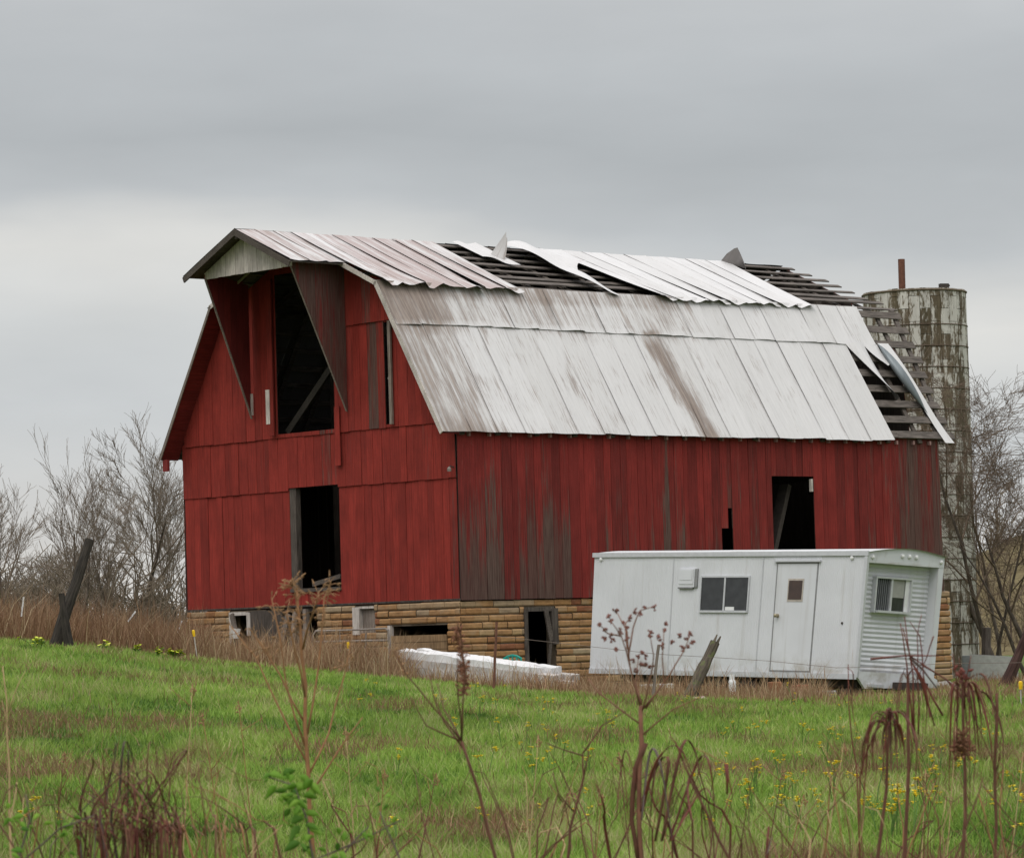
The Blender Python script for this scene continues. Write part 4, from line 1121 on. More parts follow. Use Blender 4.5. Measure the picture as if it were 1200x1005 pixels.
L = [ # px, py, Y, top, lean, seed, stems, spread, r, label
 (172, 745, 96, (176, 498), .02, 3, 1, .60, .115, 'tallest bare tree left of the barn with straight trunk'),
 (80, 745, 92, (64, 516), -.10, 5, 2, .5, .085, 'bare forked tree with a narrow crown behind the leaning pole'),
 (12, 745, 88, (8, 545), -.03, 8, 2, .55, .08, 'bare tree at the left edge of the picture'),
 (212, 745, 99, (215, 610), .02, 13, 2, .7, .06, 'bare tree whose twigs touch the barn wall'),
 (136, 745, 94, (120, 556), -.04, 21, 2, .55, .06, 'slim bare tree between the leaning pole and the tallest tree'),
 (46, 745, 104, (40, 640), .05, 34, 3, .75, .06, 'low bushy bare tree between the left edge and the forked tree'),
 (108, 745, 108, (106, 640), .0, 40, 3, .75, .06, 'low bare tree behind the top of the leaning pole'),
 (-20, 745, 92, (-10, 560), .10, 55, 2, .65, .08, 'bare tree leaning in from the left edge'),
 (196, 745, 110, (200, 548), .0, 61, 1, .6, .07, 'bare tree behind the tallest tree, half hidden by its crown'),
]
for px, py, Y, top, lean, seed, stems, spread, r, label in L:
    tree('bare_tree', label, px, py, Y, top, lean, seed, 5 if stems == 1 else 4, spread, .30, stems=stems, r=r, kids=(4, 5) if stems == 1 else (4, 5))
# right of the barn: one spreading tree by the silo, a second further right
tree('spreading_tree', 'spreading bare tree with long drooping limbs in front of the silo', 1160, 790, 97.5, (1145, 425), -.02, 12, 5, 1.15, .03, .10, (4, 5), .075, 2, 'bare trees right of the barn', (M_BARK2, M_TWIG2))
tree('bare_tree', 'bare fan shaped tree at the right edge of the picture', 1178, 790, 104, (1165, 425), -.06, 18, 5, .85, .16, .05, (4, 4), .10, 2, 'bare trees right of the barn', (M_BARK2, M_TWIG2))
tree('bare_tree', 'bare tree just beyond the right edge with limbs reaching left', 1215, 790, 96, (1205, 520), -.3, 29, 5, .95, .12, .10, (3, 4), .10, 2, 'bare trees right of the barn', (M_BARK2, M_TWIG2))

# ------------------------------------------------------------------ far woods and brush
def brush_mass(name, spots, mat, label=None):
    """far-off wood that reads as one mass: many small bare stems"""
    mb = MB(); rng = random.Random(name)
    for x, y, z, hgt in spots:
        for k in range(4):
            d = Vector((rng.uniform(-.5, .5), rng.uniform(-.3, .3), 1)).normalized(); p = Vector((x + rng.uniform(-.5, .5), y, z - .2)); q = p + d * hgt * rng.uniform(.5, 1)
            mb.tube([p, p.lerp(q, .5) + Vector((rng.uniform(-.1, .1) * hgt, 0, 0)), q], [.035, .028, .016], 3, cap=False)
            for j in range(6):
                a = p.lerp(q, rng.uniform(.25, 1)); e = a + Vector((rng.uniform(-1, 1), rng.uniform(-.5, .5), rng.uniform(.1, 1))).normalized() * hgt * rng.uniform(.12, .35)
                mb.tube([a, e], [.02, .011], 3, cap=False)
                f = a.lerp(e, .6); e2 = f + Vector((rng.uniform(-1, 1), rng.uniform(-.5, .5), rng.uniform(.1, 1))).normalized() * hgt * .14
                mb.tube([f, e2], [.014, .009], 3, cap=False)
    o = mb.build(name, mat); return tag(o, label, kind='stuff')
rg = random.Random(3)
sp = []
for i in range(110):
    Y = rg.uniform(88, 125); x = at(rg.uniform(-60, 232), 750, Y).x
    sp.append((x, Y, gz(x, Y), rg.uniform(1.2, 3.2)))
brush_mass('undergrowth', sp, m_bark('undergrowth_stem', (.11, .085, .06), (.19, .155, .115)), None)
# wooded bank on the right, behind the silo
def hill_z(x, y):
    return 6.6 * math.exp(-((x - 31) / 15.0) ** 2 - ((y - 185) / 34) ** 2)
mb = MB()
mb.grid(lambda x, y: ((x, y, gz(x, y) - .6 + hill_z(x, y) * (1 + .12 * mnoise.noise(Vector((x * .2, y * .2, 0))))), (0, 0, 0), (x, y, 0)), frange(-2, 75, 50), frange(115, 260, 40))
b = NB('leaf_litter_bank'); p_ = b.pos(); n1 = b.noise(p_, .5, 6, .65); n2 = b.noise(p_, 3, 5, .65)
c_ = b.mix(b.ramp(n1, .4, .62), (.10, .075, .035), (.15, .12, .06)); c_ = b.mul(c_, b.lin(n2, .25, .75, .6, 1.35))
tag(mb.build('hill', b.done(c_, .95, .1), smooth=True), kind='structure')
sp = []
for i in range(230):
    x = rg.uniform(12, 60); Y = rg.uniform(135, 190)
    sp.append((x, Y, gz(x, Y) - .6 + hill_z(x, Y), rg.uniform(1.5, 4.2)))
brush_mass('wood', sp, m_bark('far_wood_stem', (.12, .09, .055), (.20, .16, .105)))

# ------------------------------------------------------------------ grass (blades as one mesh each)
def blades(name, x, y, hgt, wid, lean, rnd, wear, mat, curve=.5, z=None, kind='stuff'):
    n = len(x); z = gz_arr(x, y) if z is None else z
    az = RNG.uniform(0, 2 * np.pi, n); la = RNG.uniform(0, 2 * np.pi, n)
    wx, wy = np.cos(az) * wid / 2, np.sin(az) * wid / 2
    lx, ly = np.cos(la) * lean * hgt, np.sin(la) * lean * hgt
    V = np.zeros((n, 5, 3), np.float32)
    for k, (t, s) in enumerate(((0, -1), (0, 1), (.55, .8), (.55, -.8), (1, 0))):
        bend = t ** 1.8
        V[:, k, 0] = x + lx * bend + wx * s; V[:, k, 1] = y + ly * bend + wy * s; V[:, k, 2] = z - .02 + (hgt + .02) * (t - curve * lean * bend * .5)
    me = bpy.data.meshes.new(name)
    me.vertices.add(n * 5); me.vertices.foreach_set('co', V.ravel())
    base = (np.arange(n) * 5)[:, None]
    loops = (base + np.array([0, 1, 2, 3, 3, 2, 4])[None]).ravel()
    me.loops.add(len(loops)); me.loops.foreach_set('vertex_index', loops.astype(np.int32))
    st_ = (np.arange(n) * 7)[:, None] + np.array([0, 4])[None]; tot = np.tile([4, 3], n)
    me.polygons.add(2 * n); me.polygons.foreach_set('loop_start', st_.ravel().astype(np.int32)); me.polygons.foreach_set('loop_total', tot.astype(np.int32))
    me.materials.append(mat); me.update(calc_edges=True); me.validate()
    for nm, a in (('rnd', rnd), ('wear', wear)):
        q = me.attributes.new(nm, 'FLOAT', 'POINT'); q.data.foreach_set('value', np.repeat(a, 5).astype(np.float32))
    o = link(name, me); return tag(o, kind=kind)
def val_noise(x, y, s, seed=0):
    """cheap smooth value noise"""
    r = np.random.default_rng(seed); G = r.random((64, 64)); u, v = (x * s) % 63, (y * s) % 63
    i, j = u.astype(int), v.astype(int); f, g = u - i, v - j; f = f * f * (3 - 2 * f); g = g * g * (3 - 2 * g)
    return (G[i, j] * (1 - f) + G[(i + 1) % 64, j] * f) * (1 - g) + (G[i, (j + 1) % 64] * (1 - f) + G[(i + 1) % 64, (j + 1) % 64] * f) * g
def frus(n, y0, y1, mx0=-100, mx1=1300):
    """points over the ground of the view wedge and a margin beside it, denser nearer"""
    Y = y0 * (y1 / y0) ** RNG.random(n)
    px = RNG.uniform(mx0, mx1, n); return (px - 600) / FPX * Y, Y
def inside_barn(x, y, pad=.05):
    dx, dy = x - BC.x, y - BC.y
    u = dx * _U.x + dy * _U.y; v = dx * _V.x + dy * _V.y
    return (u > -pad) & (u < W_ + pad) & (v > -pad) & (v < L_ + pad), u, v
M_GRASS = m_leaf('meadow_grass', [(0, (.055, .12, .016)), (.3, (.145, .245, .036)), (.6, (.235, .355, .06)), (.85, (.30, .41, .085)), (1, (.40, .38, .17))], (.20, .125, .065), .35)
def patchmask(x, y):
    a = val_noise(x, y * .55, .42, 1) * .6 + val_noise(x, y * .8, 1.7, 2) * .4
    band = np.exp(-((y - 36) / 9.0) ** 2) * .10 * np.clip((3 - x) / 8 + .5, 0, 1) + np.exp(-((y - 47) / 3.5) ** 2) * .07
    return np.clip((a + band - .60) / .16, 0, 1)
N = 420000
x, y = frus(N, 17, 100); ins, u, v = inside_barn(x, y)
k = ~ins; x, y = x[k], y[k]
pm = patchmask(x, y)
cl = val_noise(x, y * .6, .9, 5) * .45 + val_noise(x, y, 3.3, 6) * .55
hg = (.05 + .19 * cl ** 1.4) * RNG.uniform(.55, 1.25, len(x))
blades('grass', x, y, hg, (.006 + .00017 * y) * RNG.uniform(.7, 1.3, len(x)), RNG.uniform(.15, .9, len(x)), np.clip(cl * 1.5 - .28 + RNG.normal(0, .17, len(x)), 0, 1), (pm * (RNG.random(len(x)) < .62)).astype(float), M_GRASS)
# the same meadow to both sides of what the photograph shows
n_ = 230000; Yw = np.sqrt(RNG.uniform(6 ** 2, 118 ** 2, n_)); xw = RNG.uniform(-1, 1, n_) * (10 + .5 * Yw); pw = 600 + xw / Yw * FPX
k = ((pw < -100) | (pw > 1300)) & ~inside_barn(xw, Yw)[0] | ((Yw < 17) & (np.abs(xw) > 2.6 * Yw / 17 + .4)); xw, Yw = xw[k], Yw[k]
cw = val_noise(xw + 70, Yw * .6, .9, 5) * .45 + val_noise(xw + 70, Yw, 3.3, 6) * .55; pm = patchmask(xw + 70, Yw)
blades('meadow_grass', xw, Yw, (.08 + .2 * cw) * RNG.uniform(.6, 1.3, len(xw)), .02 + .0003 * Yw, RNG.uniform(.15, .9, len(xw)), np.clip(cw * 1.5 - .28 + RNG.normal(0, .17, len(xw)), 0, 1), (pm * (RNG.random(len(xw)) < .6)).astype(float), M_GRASS)
# last year's stalks, brown, in the same patches
M_DRY = m_leaf('dry_stalks', [(0, (.15, .075, .04)), (.4, (.23, .125, .068)), (.75, (.32, .205, .115)), (1, (.45, .35, .21))], None, .2)
x, y = frus(90000, 19, 92); ins, u, v = inside_barn(x, y); pm = patchmask(x, y)
k = ~ins & (RNG.random(len(x)) < pm * .85 + .06); x, y = x[k], y[k]
blades('dry_grass', x, y, RNG.uniform(.08, .26, len(x)), (.004 + .00013 * y), RNG.uniform(.1, 1.1, len(x)), RNG.random(len(x)) * .8, np.zeros(len(x)), M_DRY)
# brown dead weeds: a belt along the barn and beyond the crest on the left
def belt():
    X, Y, H, R_ = [], [], [], []
    def add(n, px0, px1, y0, y1, h0, h1, r0=0, r1=.75):
        yy = RNG.uniform(y0, y1, n); pp = RNG.uniform(px0, px1, n); xx = (pp - 600) / FPX * yy
        cl = val_noise(xx, yy, 1.5, 9)
        X.append(xx); Y.append(yy); H.append(lerp(h0, h1, RNG.random(n)) * (.45 + .9 * cl)); R_.append(np.where(RNG.random(n) < .14, RNG.uniform(.7, 1, n), np.clip(RNG.uniform(r0, r1, n), 0, 1)))
    add(26000, -420, 235, 74, 86, .5, 1.3, 0, .75)
    add(6000, 1260, 1700, 82, 98, .15, .5, 0, .7)
    add(9000, 215, 450, 76.5, 84, .25, .85)
    add(5000, 205, 480, 73.5, 76.5, .2, 1.05, .2, 1)
    add(900, 690, 960, 63.5, 68, .3, .8, .3, 1)
    add(700, 430, 700, 69, 71.5, .2, .75, .2, 1)
    add(4500, 430, 700, 70.0, 75.0, .10, .38)
    add(1200, 600, 700, 70.0, 75.0, .2, .6)
    add(3500, 440, 700, 76.0, 79, .15, .5)
    add(5500, 680, 960, 63.5, 68, .12, .40, .2, 1)
    add(4500, 940, 1200, 60, 74, .1, .36, 0, .9)
    add(2600, 1110, 1260, 80, 96, .1, .4, 0, .6)
    x, y, h_, r_ = map(np.concatenate, (X, Y, H, R_))
    ins, u, v = inside_barn(x, y, .02); k = ~ins
    return x[k], y[k], h_[k], r_[k]
x, y, hh, rr_ = belt()
blades('dry_weeds', x, y, hh, .011 * RNG.uniform(.6, 1.5, len(x)), RNG.uniform(.05, .75, len(x)), rr_, np.zeros(len(x)), M_DRY)

# ------------------------------------------------------------------ flowers and low green plants
M_PETAL = m_flat('yellow_petal', (.72, .55, .02), .6, .1); M_STEM = m_flat('green_stem', (.09, .17, .03), .7, .2)
M_FRESH = m_leaf('fresh_leaf', [(0, (.06, .16, .015)), (.5, (.15, .31, .03)), (1, (.27, .44, .06))], None, .4)
def flower_mesh(seed):
    rng = random.Random(seed); mb = MB()
    for s in range(rng.randint(2, 4)):
        top = Vector((rng.uniform(-.09, .09), rng.uniform(-.09, .09), rng.uniform(.16, .30)))
        mb.tube([(0, 0, -.03), top * .55 + Vector((.01, 0, .03)), top], .004, 3, m=1)
        for f in range(rng.randint(2, 4)):
            c = top + Vector((rng.uniform(-.03, .03), rng.uniform(-.03, .03), rng.uniform(-.02, .03)))
            for q in range(5):
                an = q * 1.2566 + rng.random(); d1 = Vector((math.cos(an), math.sin(an), .35)) * .022; d2 = Vector((-math.sin(an), math.cos(an), 0)) * .010
                i = [mb.vert(c), mb.vert(c + d1 * .6 - d2), mb.vert(c + d1), mb.vert(c + d1 * .6 + d2)]; mb.face(*i, m=0)
            mb.tube([c - Vector((0, 0, .004)), c + Vector((0, 0, .008))], [.007, .006], 5, m=0)
    o = mb.build('yellow_wildflower', [M_PETAL, M_STEM]); me = o.data; bpy.data.objects.remove(o); return me
fm = [flower_mesh(s) for s in range(5)]
rg = random.Random(11)
fl = []
for cx, cy, sx, sy, n in ((935, 925, 60, 45, 26), (1020, 980, 40, 18, 9), (1075, 930, 30, 20, 9), (880, 955, 25, 18, 7), (1170, 960, 22, 25, 7), (625, 890, 14, 18, 6), (670, 855, 60, 14, 10), (560, 910, 60, 30, 8), (940, 862, 60, 16, 8), (700, 990, 110, 12, 6), (640, 830, 120, 10, 8), (30, 995, 30, 8, 3)):
    for i in range(n): fl.append((rg.gauss(cx, sx), rg.gauss(cy, sy)))
def ground_at(px, py):
    """distance at which the view ray of a photo pixel meets the ground"""
    d = ray(px, py); a, b_ = 8., 100.
    yy = np.linspace(12, 95, 500); xx = d.x / d.y * yy; zz = EYE.z + d.z / d.y * yy; g_ = gz_arr(xx, yy); k = np.where(zz <= g_)[0]
    return None if len(k) == 0 else float(yy[k[0]])
for px, py in fl:
    Y = ground_at(px, min(py, 1010))
    if Y is None: continue
    o = link('yellow_wildflower', rg.choice(fm)); p = at(px, min(py, 1010), Y); o.location = (p.x, p.y, gz(p.x, p.y)); o.rotation_euler = (0, 0, rg.random() * 6); s = rg.uniform(.7, 1.35); o.scale = (s, s, s)
    tag(o, 'small yellow wildflower blooming in the green grass', 'flower', 'yellow wildflowers in the meadow')
def flower_bush(label, px, py, Y, r, n, hgt):
    rng = random.Random(px); p = onground(px, py, Y); t = thing('mustard_plant', label, 'plant', p, 0, 'mustard plants along the crest')
    g_, f_ = MB(), MB()
    for i in range(n):
        top = Vector((rng.gauss(0, r), rng.gauss(0, r * .6), hgt * rng.uniform(.5, 1)))
        g_.tube([(top.x * .3, top.y * .3, -.03), top * .6, top], .007, 3)
        for k in range(3):
            an = rng.random() * 6.28; c = top * rng.uniform(.2, .75); d1 = Vector((math.cos(an), math.sin(an), .5)) * .12; d2 = Vector((-math.sin(an), math.cos(an), 0)) * .025
            g_.face(g_.vert(c), g_.vert(c + d1 * .5 - d2), g_.vert(c + d1), g_.vert(c + d1 * .5 + d2))
        for f in range(4):
            c = top + Vector((rng.gauss(0, .03), rng.gauss(0, .03), rng.uniform(-.05, .04))); a = rng.random() * 6
            e1 = Vector((math.cos(a), math.sin(a), .3)) * .028; e2 = Vector((-math.sin(a), math.cos(a), .2)) * .028
            f_.face(f_.vert(c - e1 - e2), f_.vert(c + e1 - e2), f_.vert(c + e1 + e2), f_.vert(c - e1 + e2))
    g_.build('leaves', M_FRESH, t); f_.build('blossom', M_PETAL if hgt < .1 else m_flat('green_yellow_blossom_%d' % px, (.50, .55, .03), .6, .15), t)
flower_bush('round yellow green mustard plant left of the barn corner', 207, 781, 70, .11, 26, .20)
flower_bush('small mustard plant left of the round yellow green one', 186, 778, 70, .03, 5, .20)
flower_bush('mustard plant in front of the brown brush, second from the leaning pole', 161, 774, 70, .04, 5, .24)
flower_bush('leafy mustard plant at the foot of the leaning pole', 48, 766, 69, .16, 8, .28)
flower_bush('sparse mustard plant right of the leaning pole foot', 118, 768, 69.5, .14, 4, .24)

# ------------------------------------------------------------------ near weeds: dead stalks standing close to the viewpoint
M_ST1 = m_flat('orange_brown_stalk', (.26, .125, .055), .8, .3, 0, 20)
M_ST2 = m_flat('purple_brown_stalk', (.115, .046, .028), .8, .3, 0, 20)
M_ST3 = m_flat('dark_red_blade', (.13, .032, .022), .7, .5, 0, 14)
M_ST4 = m_flat('straw_stalk', (.42, .29, .15), .8, .25, 0, 20)
M_ST6 = m_flat('red_brown_stalk', (.19, .085, .052), .8, .35, 0, 20)
M_ST5 = m_flat('grey_brown_stalk', (.10, .07, .06), .8, .3, 0, 20)
M_SEED = m_flat('brown_seed_head', (.17, .07, .055), .9, .4, 0, 40)
M_FUZZ = m_flat('tan_seed_fluff', (.30, .17, .085), .9, .4, 0, 40)
class Weed:
    def __init__(self, name, label, base, Y, cat='weed', group=None):
        self.Y = Y; p = at(*base, Y); z = gz(p.x, p.y); self.org = Vector((p.x, p.y, z)); self.rng = random.Random(label)
        self.t = thing(name, label, cat, self.org, 0, group); self.base = base
        self.d0 = 0
    def pt(self, px, py, dy=0.): return at(px, py, self.Y + dy) - self.org
    def root(self, px, py):
        """continues a stem that leaves the picture at its lower edge down to the ground"""
        p = self.pt(px, py); return Vector((p.x * .6 + self.rng.uniform(-.28, .28) * (1 if abs(p.x) > .04 else .2), p.y * .6 + self.rng.uniform(-.1, .1), -.05))
    def stem(self, pts, r, mat, name='stem', root=False, dy=0., n=5, r1=None):
        mb = MB(); rr = self.rng
        P_ = [self.root(*pts[0])] if root else []
        d = rr.uniform(-1, 1) * dy
        for i, q in enumerate(pts): P_.append(self.pt(q[0], q[1], d * i / max(1, len(pts) - 1)))
        # smooth with extra points
        S_ = []
        for a, b_ in zip(P_, P_[1:]):
            S_.append(a); S_.append(a.lerp(b_, .5) + Vector((rr.uniform(-1, 1), rr.uniform(-1, 1), 0)) * (b_ - a).length * .025)
        S_.append(P_[-1])
        r *= .66; r1 = None if r1 is None else r1 * .66
        rads = [lerp(r, r1 if r1 is not None else r * .45, i / (len(S_) - 1)) for i in range(len(S_))]
        mb.tube(S_, rads, n); mb.build(name, mat, self.t, True); return S_
    def tuft(self, px, py, n, size, mat, name='seed_head', spread=6, dy=.04):
        """cluster of small seeds round a pixel"""
        mb = MB(); rr = self.rng
        for i in range(n):
            c = self.pt(rr.gauss(px, spread), rr.gauss(py, spread), rr.uniform(-dy, dy)); d = Vector((rr.uniform(-1, 1), rr.uniform(-1, 1), rr.uniform(-.6, 1))).normalized() * size
            mb.tube([c - d, c, c + d], [size * .25, size * .55, size * .1], 5)
        mb.build(name, mat, self.t)
    def feather(self, path, n, ln, mat, name='seed_plume', r=.0012):
        mb = MB(); rr = self.rng; P_ = [self.pt(*q) for q in path]; mb.tube(P_, r, 4)
        for i in range(n):
            t = rr.random() * (len(P_) - 1); k = min(len(P_) - 2, int(t)); c = P_[k].lerp(P_[k + 1], t - k)
            d = Vector((rr.uniform(-1, 1), rr.uniform(-1, 1), rr.uniform(-.3, .9))).normalized() * ln * rr.uniform(.4, 1)
            mb.tube([c, c + d * .6 + Vector((0, 0, .002)), c + d + Vector((0, 0, -.15 * ln))], [r, r, r * .7], 3)
            if rr.random() < .5: mb.tube([c + d * .8, c + d * 1.15], [r * 2.2, r], 4)
        mb.build(name, mat, self.t)
    def blade(self, pts, wd, mat, name='blade', root=False, dy=.1):
        """long dead leaf, flat and slightly folded, bending along its path"""
        mb = MB(); rr = self.rng; P_ = ([self.root(*pts[0])] if root else []) + [self.pt(q[0], q[1], rr.uniform(-dy, dy)) for q in pts]
        S_ = []
        for i in range(len(P_) - 1):
            p0, p1, p2, p3 = P_[max(0, i - 1)], P_[i], P_[i + 1], P_[min(len(P_) - 1, i + 2)]
            for k in range(4):
                t = k / 4; S_.append(.5 * ((2 * p1) + (p2 - p0) * t + (2 * p0 - 5 * p1 + 4 * p2 - p3) * t * t + (3 * p1 - p0 - 3 * p2 + p3) * t ** 3))
        S_.append(P_[-1]); tw = rr.uniform(0, 3)
        for i, p in enumerate(S_):
            k = i / (len(S_) - 1); w_ = .62 * wd * (.5 + .5 * math.sin(math.pi * min(1, k + .25))) * (1 - .8 * max(0, k - .7) / .3)
            a = tw + k * 1.2; s = Vector((math.cos(a), .7 * math.sin(a), .25 * math.sin(a * 2))) * w_ / 2; f = Vector((0, -.4 * w_, 0))
            for q in (p - s, p + f, p + s): mb.vert(q, (0, 0, 0), (q.x, q.y, q.z))
        for i in range(len(S_) - 1):
            for j in range(2): mb.face(i * 3 + j, i * 3 + j + 1, i * 3 + j + 4, i * 3 + j + 3)
        o = mb.build(name, mat, self.t, True); solid(o, .0012)
    def leaf(self, px, py, ln, ang, mat, dy=.05):
        mb = MB(); rr = self.rng; c = self.pt(px, py, rr.uniform(-dy, dy)); d = Vector((math.cos(ang), rr.uniform(-.5, .5), math.sin(ang))).normalized(); s = d.cross(Vector((rr.uniform(-.4, .4), -1, rr.uniform(-.4, .4)))).normalized()
        rn = rr.random(); n = 7; rows = []
        for i in range(n):
            k = i / (n - 1); w_ = ln * .24 * math.sin(math.pi * (k ** .8 * .96 + .03)); m_ = c + d * ln * k - Vector((0, 0, ln * .25 * k * k))
            rows.append([mb.vert(m_ + s * w_ * q + Vector((0, 0, abs(q) * w_ * .25)), (rn, 0, 0)) for q in (-1, 0, 1)])
        for a, b_ in zip(rows, rows[1:]):
            for j in range(2): mb.face(a[j], a[j + 1], b_[j + 1], b_[j])
        o = mb.build('leaf', mat, self.t, True); solid(o, .0008)
mm_ = lambda px, Y: px / FPX * Y            # photo pixels to metres
# goldenrod, left of centre
Y = 11.; w_ = Weed('goldenrod_stalk', 'tall orange brown dead goldenrod with feathery top before the barn doorway', (368, 1010), Y)
w_.stem([(368, 1010), (361, 900), (358, 800), (352, 735), (348, 690)], mm_(5.0, Y), M_ST1, root=True)
for pts in ([(360, 880), (335, 800), (318, 700)], [(360, 860), (372, 790), (380, 700), (388, 680)], [(359, 850), (328, 790), (292, 735)], [(363, 905), (385, 860), (404, 790), (412, 742)], [(358, 820), (345, 760), (335, 715)], [(361, 895), (330, 835), (300, 770), (268, 730)], [(364, 930), (396, 880), (425, 840)], [(355, 760), (366, 720), (372, 700)]):
    w_.stem(pts, mm_(2.1, Y), M_ST1, 'branch', dy=.25)
for path, n in (([(352, 740), (345, 690), (338, 680)], 60), ([(318, 700), (330, 760)], 22), ([(380, 700), (388, 680), (376, 740)], 30), ([(292, 735), (318, 770)], 14), ([(412, 742), (404, 790)], 16), ([(335, 715), (342, 750)], 26), ([(366, 720), (374, 692)], 26), ([(268, 730), (290, 760)], 8)):
    w_.feather(path, int(n * .9), mm_(20, Y), M_FUZZ, r=mm_(.5, Y))
# forked fuzzy stalk
Y = 9.; w_ = Weed('forked_stalk', 'forked purple brown stalk with fuzzy top before the white slab pile', (582, 1010), Y)
w_.stem([(582, 1010), (562, 930), (541, 868)], mm_(3.6, Y), M_ST2, root=True, r1=mm_(2.8, Y))
for pts in ([(541, 868), (505, 825), (476, 790), (462, 762)], [(541, 868), (520, 830), (512, 800)], [(541, 868), (542, 830), (546, 790), (540, 745), (536, 728)], [(541, 866), (537, 820), (536, 770)], [(541, 868), (500, 850), (480, 815)], [(545, 880), (520, 845), (508, 815), (503, 790)]):
    w_.stem(pts, mm_(1.8, Y), M_ST2, 'branch', dy=.2)
w_.feather([(541, 815), (545, 790), (540, 760), (534, 735)], 130, mm_(11, Y), m_flat('rusty_seed_fluff', (.20, .085, .05), .9, .4, 0, 40), r=mm_(.8, Y))
w_.feather([(462, 762), (476, 795)], 12, mm_(9, Y), M_FUZZ, r=mm_(.7, Y))
# seed head plant before the trailer
Y = 10.; w_ = Weed('seed_head_weed', 'tall dead weed with many round seed heads against the white trailer wall', (752, 1010), Y)
w_.stem([(752, 1010), (749, 930), (752, 870), (751, 826)], mm_(5.2, Y), M_ST6, root=True, r1=mm_(4.2, Y))
br = [[(751, 830), (738, 780), (728, 745), (716, 728)], [(738, 780), (735, 740), (722, 715)], [(736, 770), (742, 735), (750, 715), (768, 710)], [(735, 760), (733, 730), (738, 725)], [(752, 835), (762, 795), (766, 768), (762, 745)], [(752, 825), (745, 800), (748, 770)], [(754, 830), (785, 790), (800, 765), (808, 745)], [(757, 830), (778, 800), (776, 770), (778, 738)], [(754, 860), (790, 830), (830, 812)], [(728, 745), (712, 742), (702, 731)], [(753, 850), (700, 810), (690, 795)]]
for pts in br: w_.stem(pts, mm_(1.7, Y), M_ST6, 'branch', dy=.15)
hs = [(702, 731), (710, 738), (716, 728), (713, 722), (722, 715), (718, 750), (708, 748), (738, 724), (735, 735), (727, 740), (730, 730), (716, 744), (745, 716), (750, 720), (756, 712), (768, 710), (762, 745), (781, 731), (778, 738), (763, 740), (772, 745), (777, 757), (774, 748), (788, 752), (796, 745), (808, 742), (805, 748), (812, 752), (806, 757), (800, 758), (748, 770), (752, 765), (742, 775), (757, 770), (750, 778), (757, 778), (762, 780), (745, 785), (735, 747), (722, 760)]
mbs = MB()
for px, py in hs: w_.tuft(px, py, 5, mm_(2.6, Y), M_SEED, spread=1.3, dy=.02)
w_.blade([(752, 940), (735, 880), (728, 900), (722, 960)], mm_(7, Y), M_ST3); w_.blade([(752, 950), (770, 890), (800, 880), (835, 990)], mm_(8, Y), M_ST3); w_.blade([(752, 960), (762, 880), (775, 900), (790, 1000)], mm_(6, Y), M_ST5)
w_.stem([(756, 870), (745, 900), (740, 960), (748, 1010)], mm_(6, Y), M_ST2, 'bark_strip', r1=mm_(4, Y))
for p_ in ([(795, 1010), (768, 945), (755, 905)], [(716, 1010), (708, 945), (696, 915)], [(812, 1005), (790, 920), (780, 860)], [(855, 1010), (820, 930), (800, 892)]): w_.blade(p_, mm_(6, Y), M_ST3, root=True)
for i in range(11):
    bx_ = w_.rng.uniform(705, 835); ty = w_.rng.uniform(865, 930); dx = w_.rng.choice((-1, 1)) * w_.rng.uniform(8, 28)
    w_.blade([(752 + (bx_ - 752) * .5, 985), (bx_, ty), (bx_ + dx * .7, ty + w_.rng.uniform(4, 18)), (bx_ + dx, ty + w_.rng.uniform(25, 120))], mm_(w_.rng.uniform(3, 6), Y), w_.rng.choice([M_ST3, M_ST2, M_ST6]))
# curved stalk with side branch
Y = 10.; w_ = Weed('curved_stalk', 'thin curved stalk left of the seed head weed with one bare branch', (665, 1010), Y)
w_.stem([(665, 1010), (668, 970), (684, 910), (683, 882)], mm_(3.6, Y), M_ST2, root=True)
for p_ in ([(683, 882), (705, 850), (735, 832)], [(683, 885), (660, 878), (640, 870)], [(684, 910), (690, 880), (682, 874)], [(672, 950), (655, 930), (648, 905)]): w_.stem(p_, mm_(1.7, Y), M_ST2, 'branch', dy=.15)
# second leaning stalk right of centre
Y = 9.; w_ = Weed('broken_stalk', 'dark bent stalk leaning left at the foot of the seed head weed', (857, 1010), Y)
w_.stem([(857, 1010), (832, 960), (812, 920), (800, 890)], mm_(3.4, Y), M_ST2, root=True)
w_.stem([(858, 930), (852, 895), (815, 876)], mm_(1.4, Y), M_ST1, 'branch'); w_.stem([(800, 890), (792, 870), (785, 862)], mm_(2, Y), M_ST3, 'tip'); w_.blade([(808, 905), (806, 930), (812, 965)], mm_(6, Y), M_ST3); w_.stem([(851, 895), (852, 930)], mm_(4, Y), M_ST3, 'hanging_leaf')
w_ = Weed('stub_stalk', 'short dark stalk stub at the bottom edge right of centre', (899, 1010), Y); w_.stem([(899, 1010), (901, 968)], mm_(3.6, Y), M_ST3, root=True, r1=mm_(2.4, Y)); w_.blade([(899, 1000), (905, 980), (912, 970)], mm_(3, Y), M_ST5)
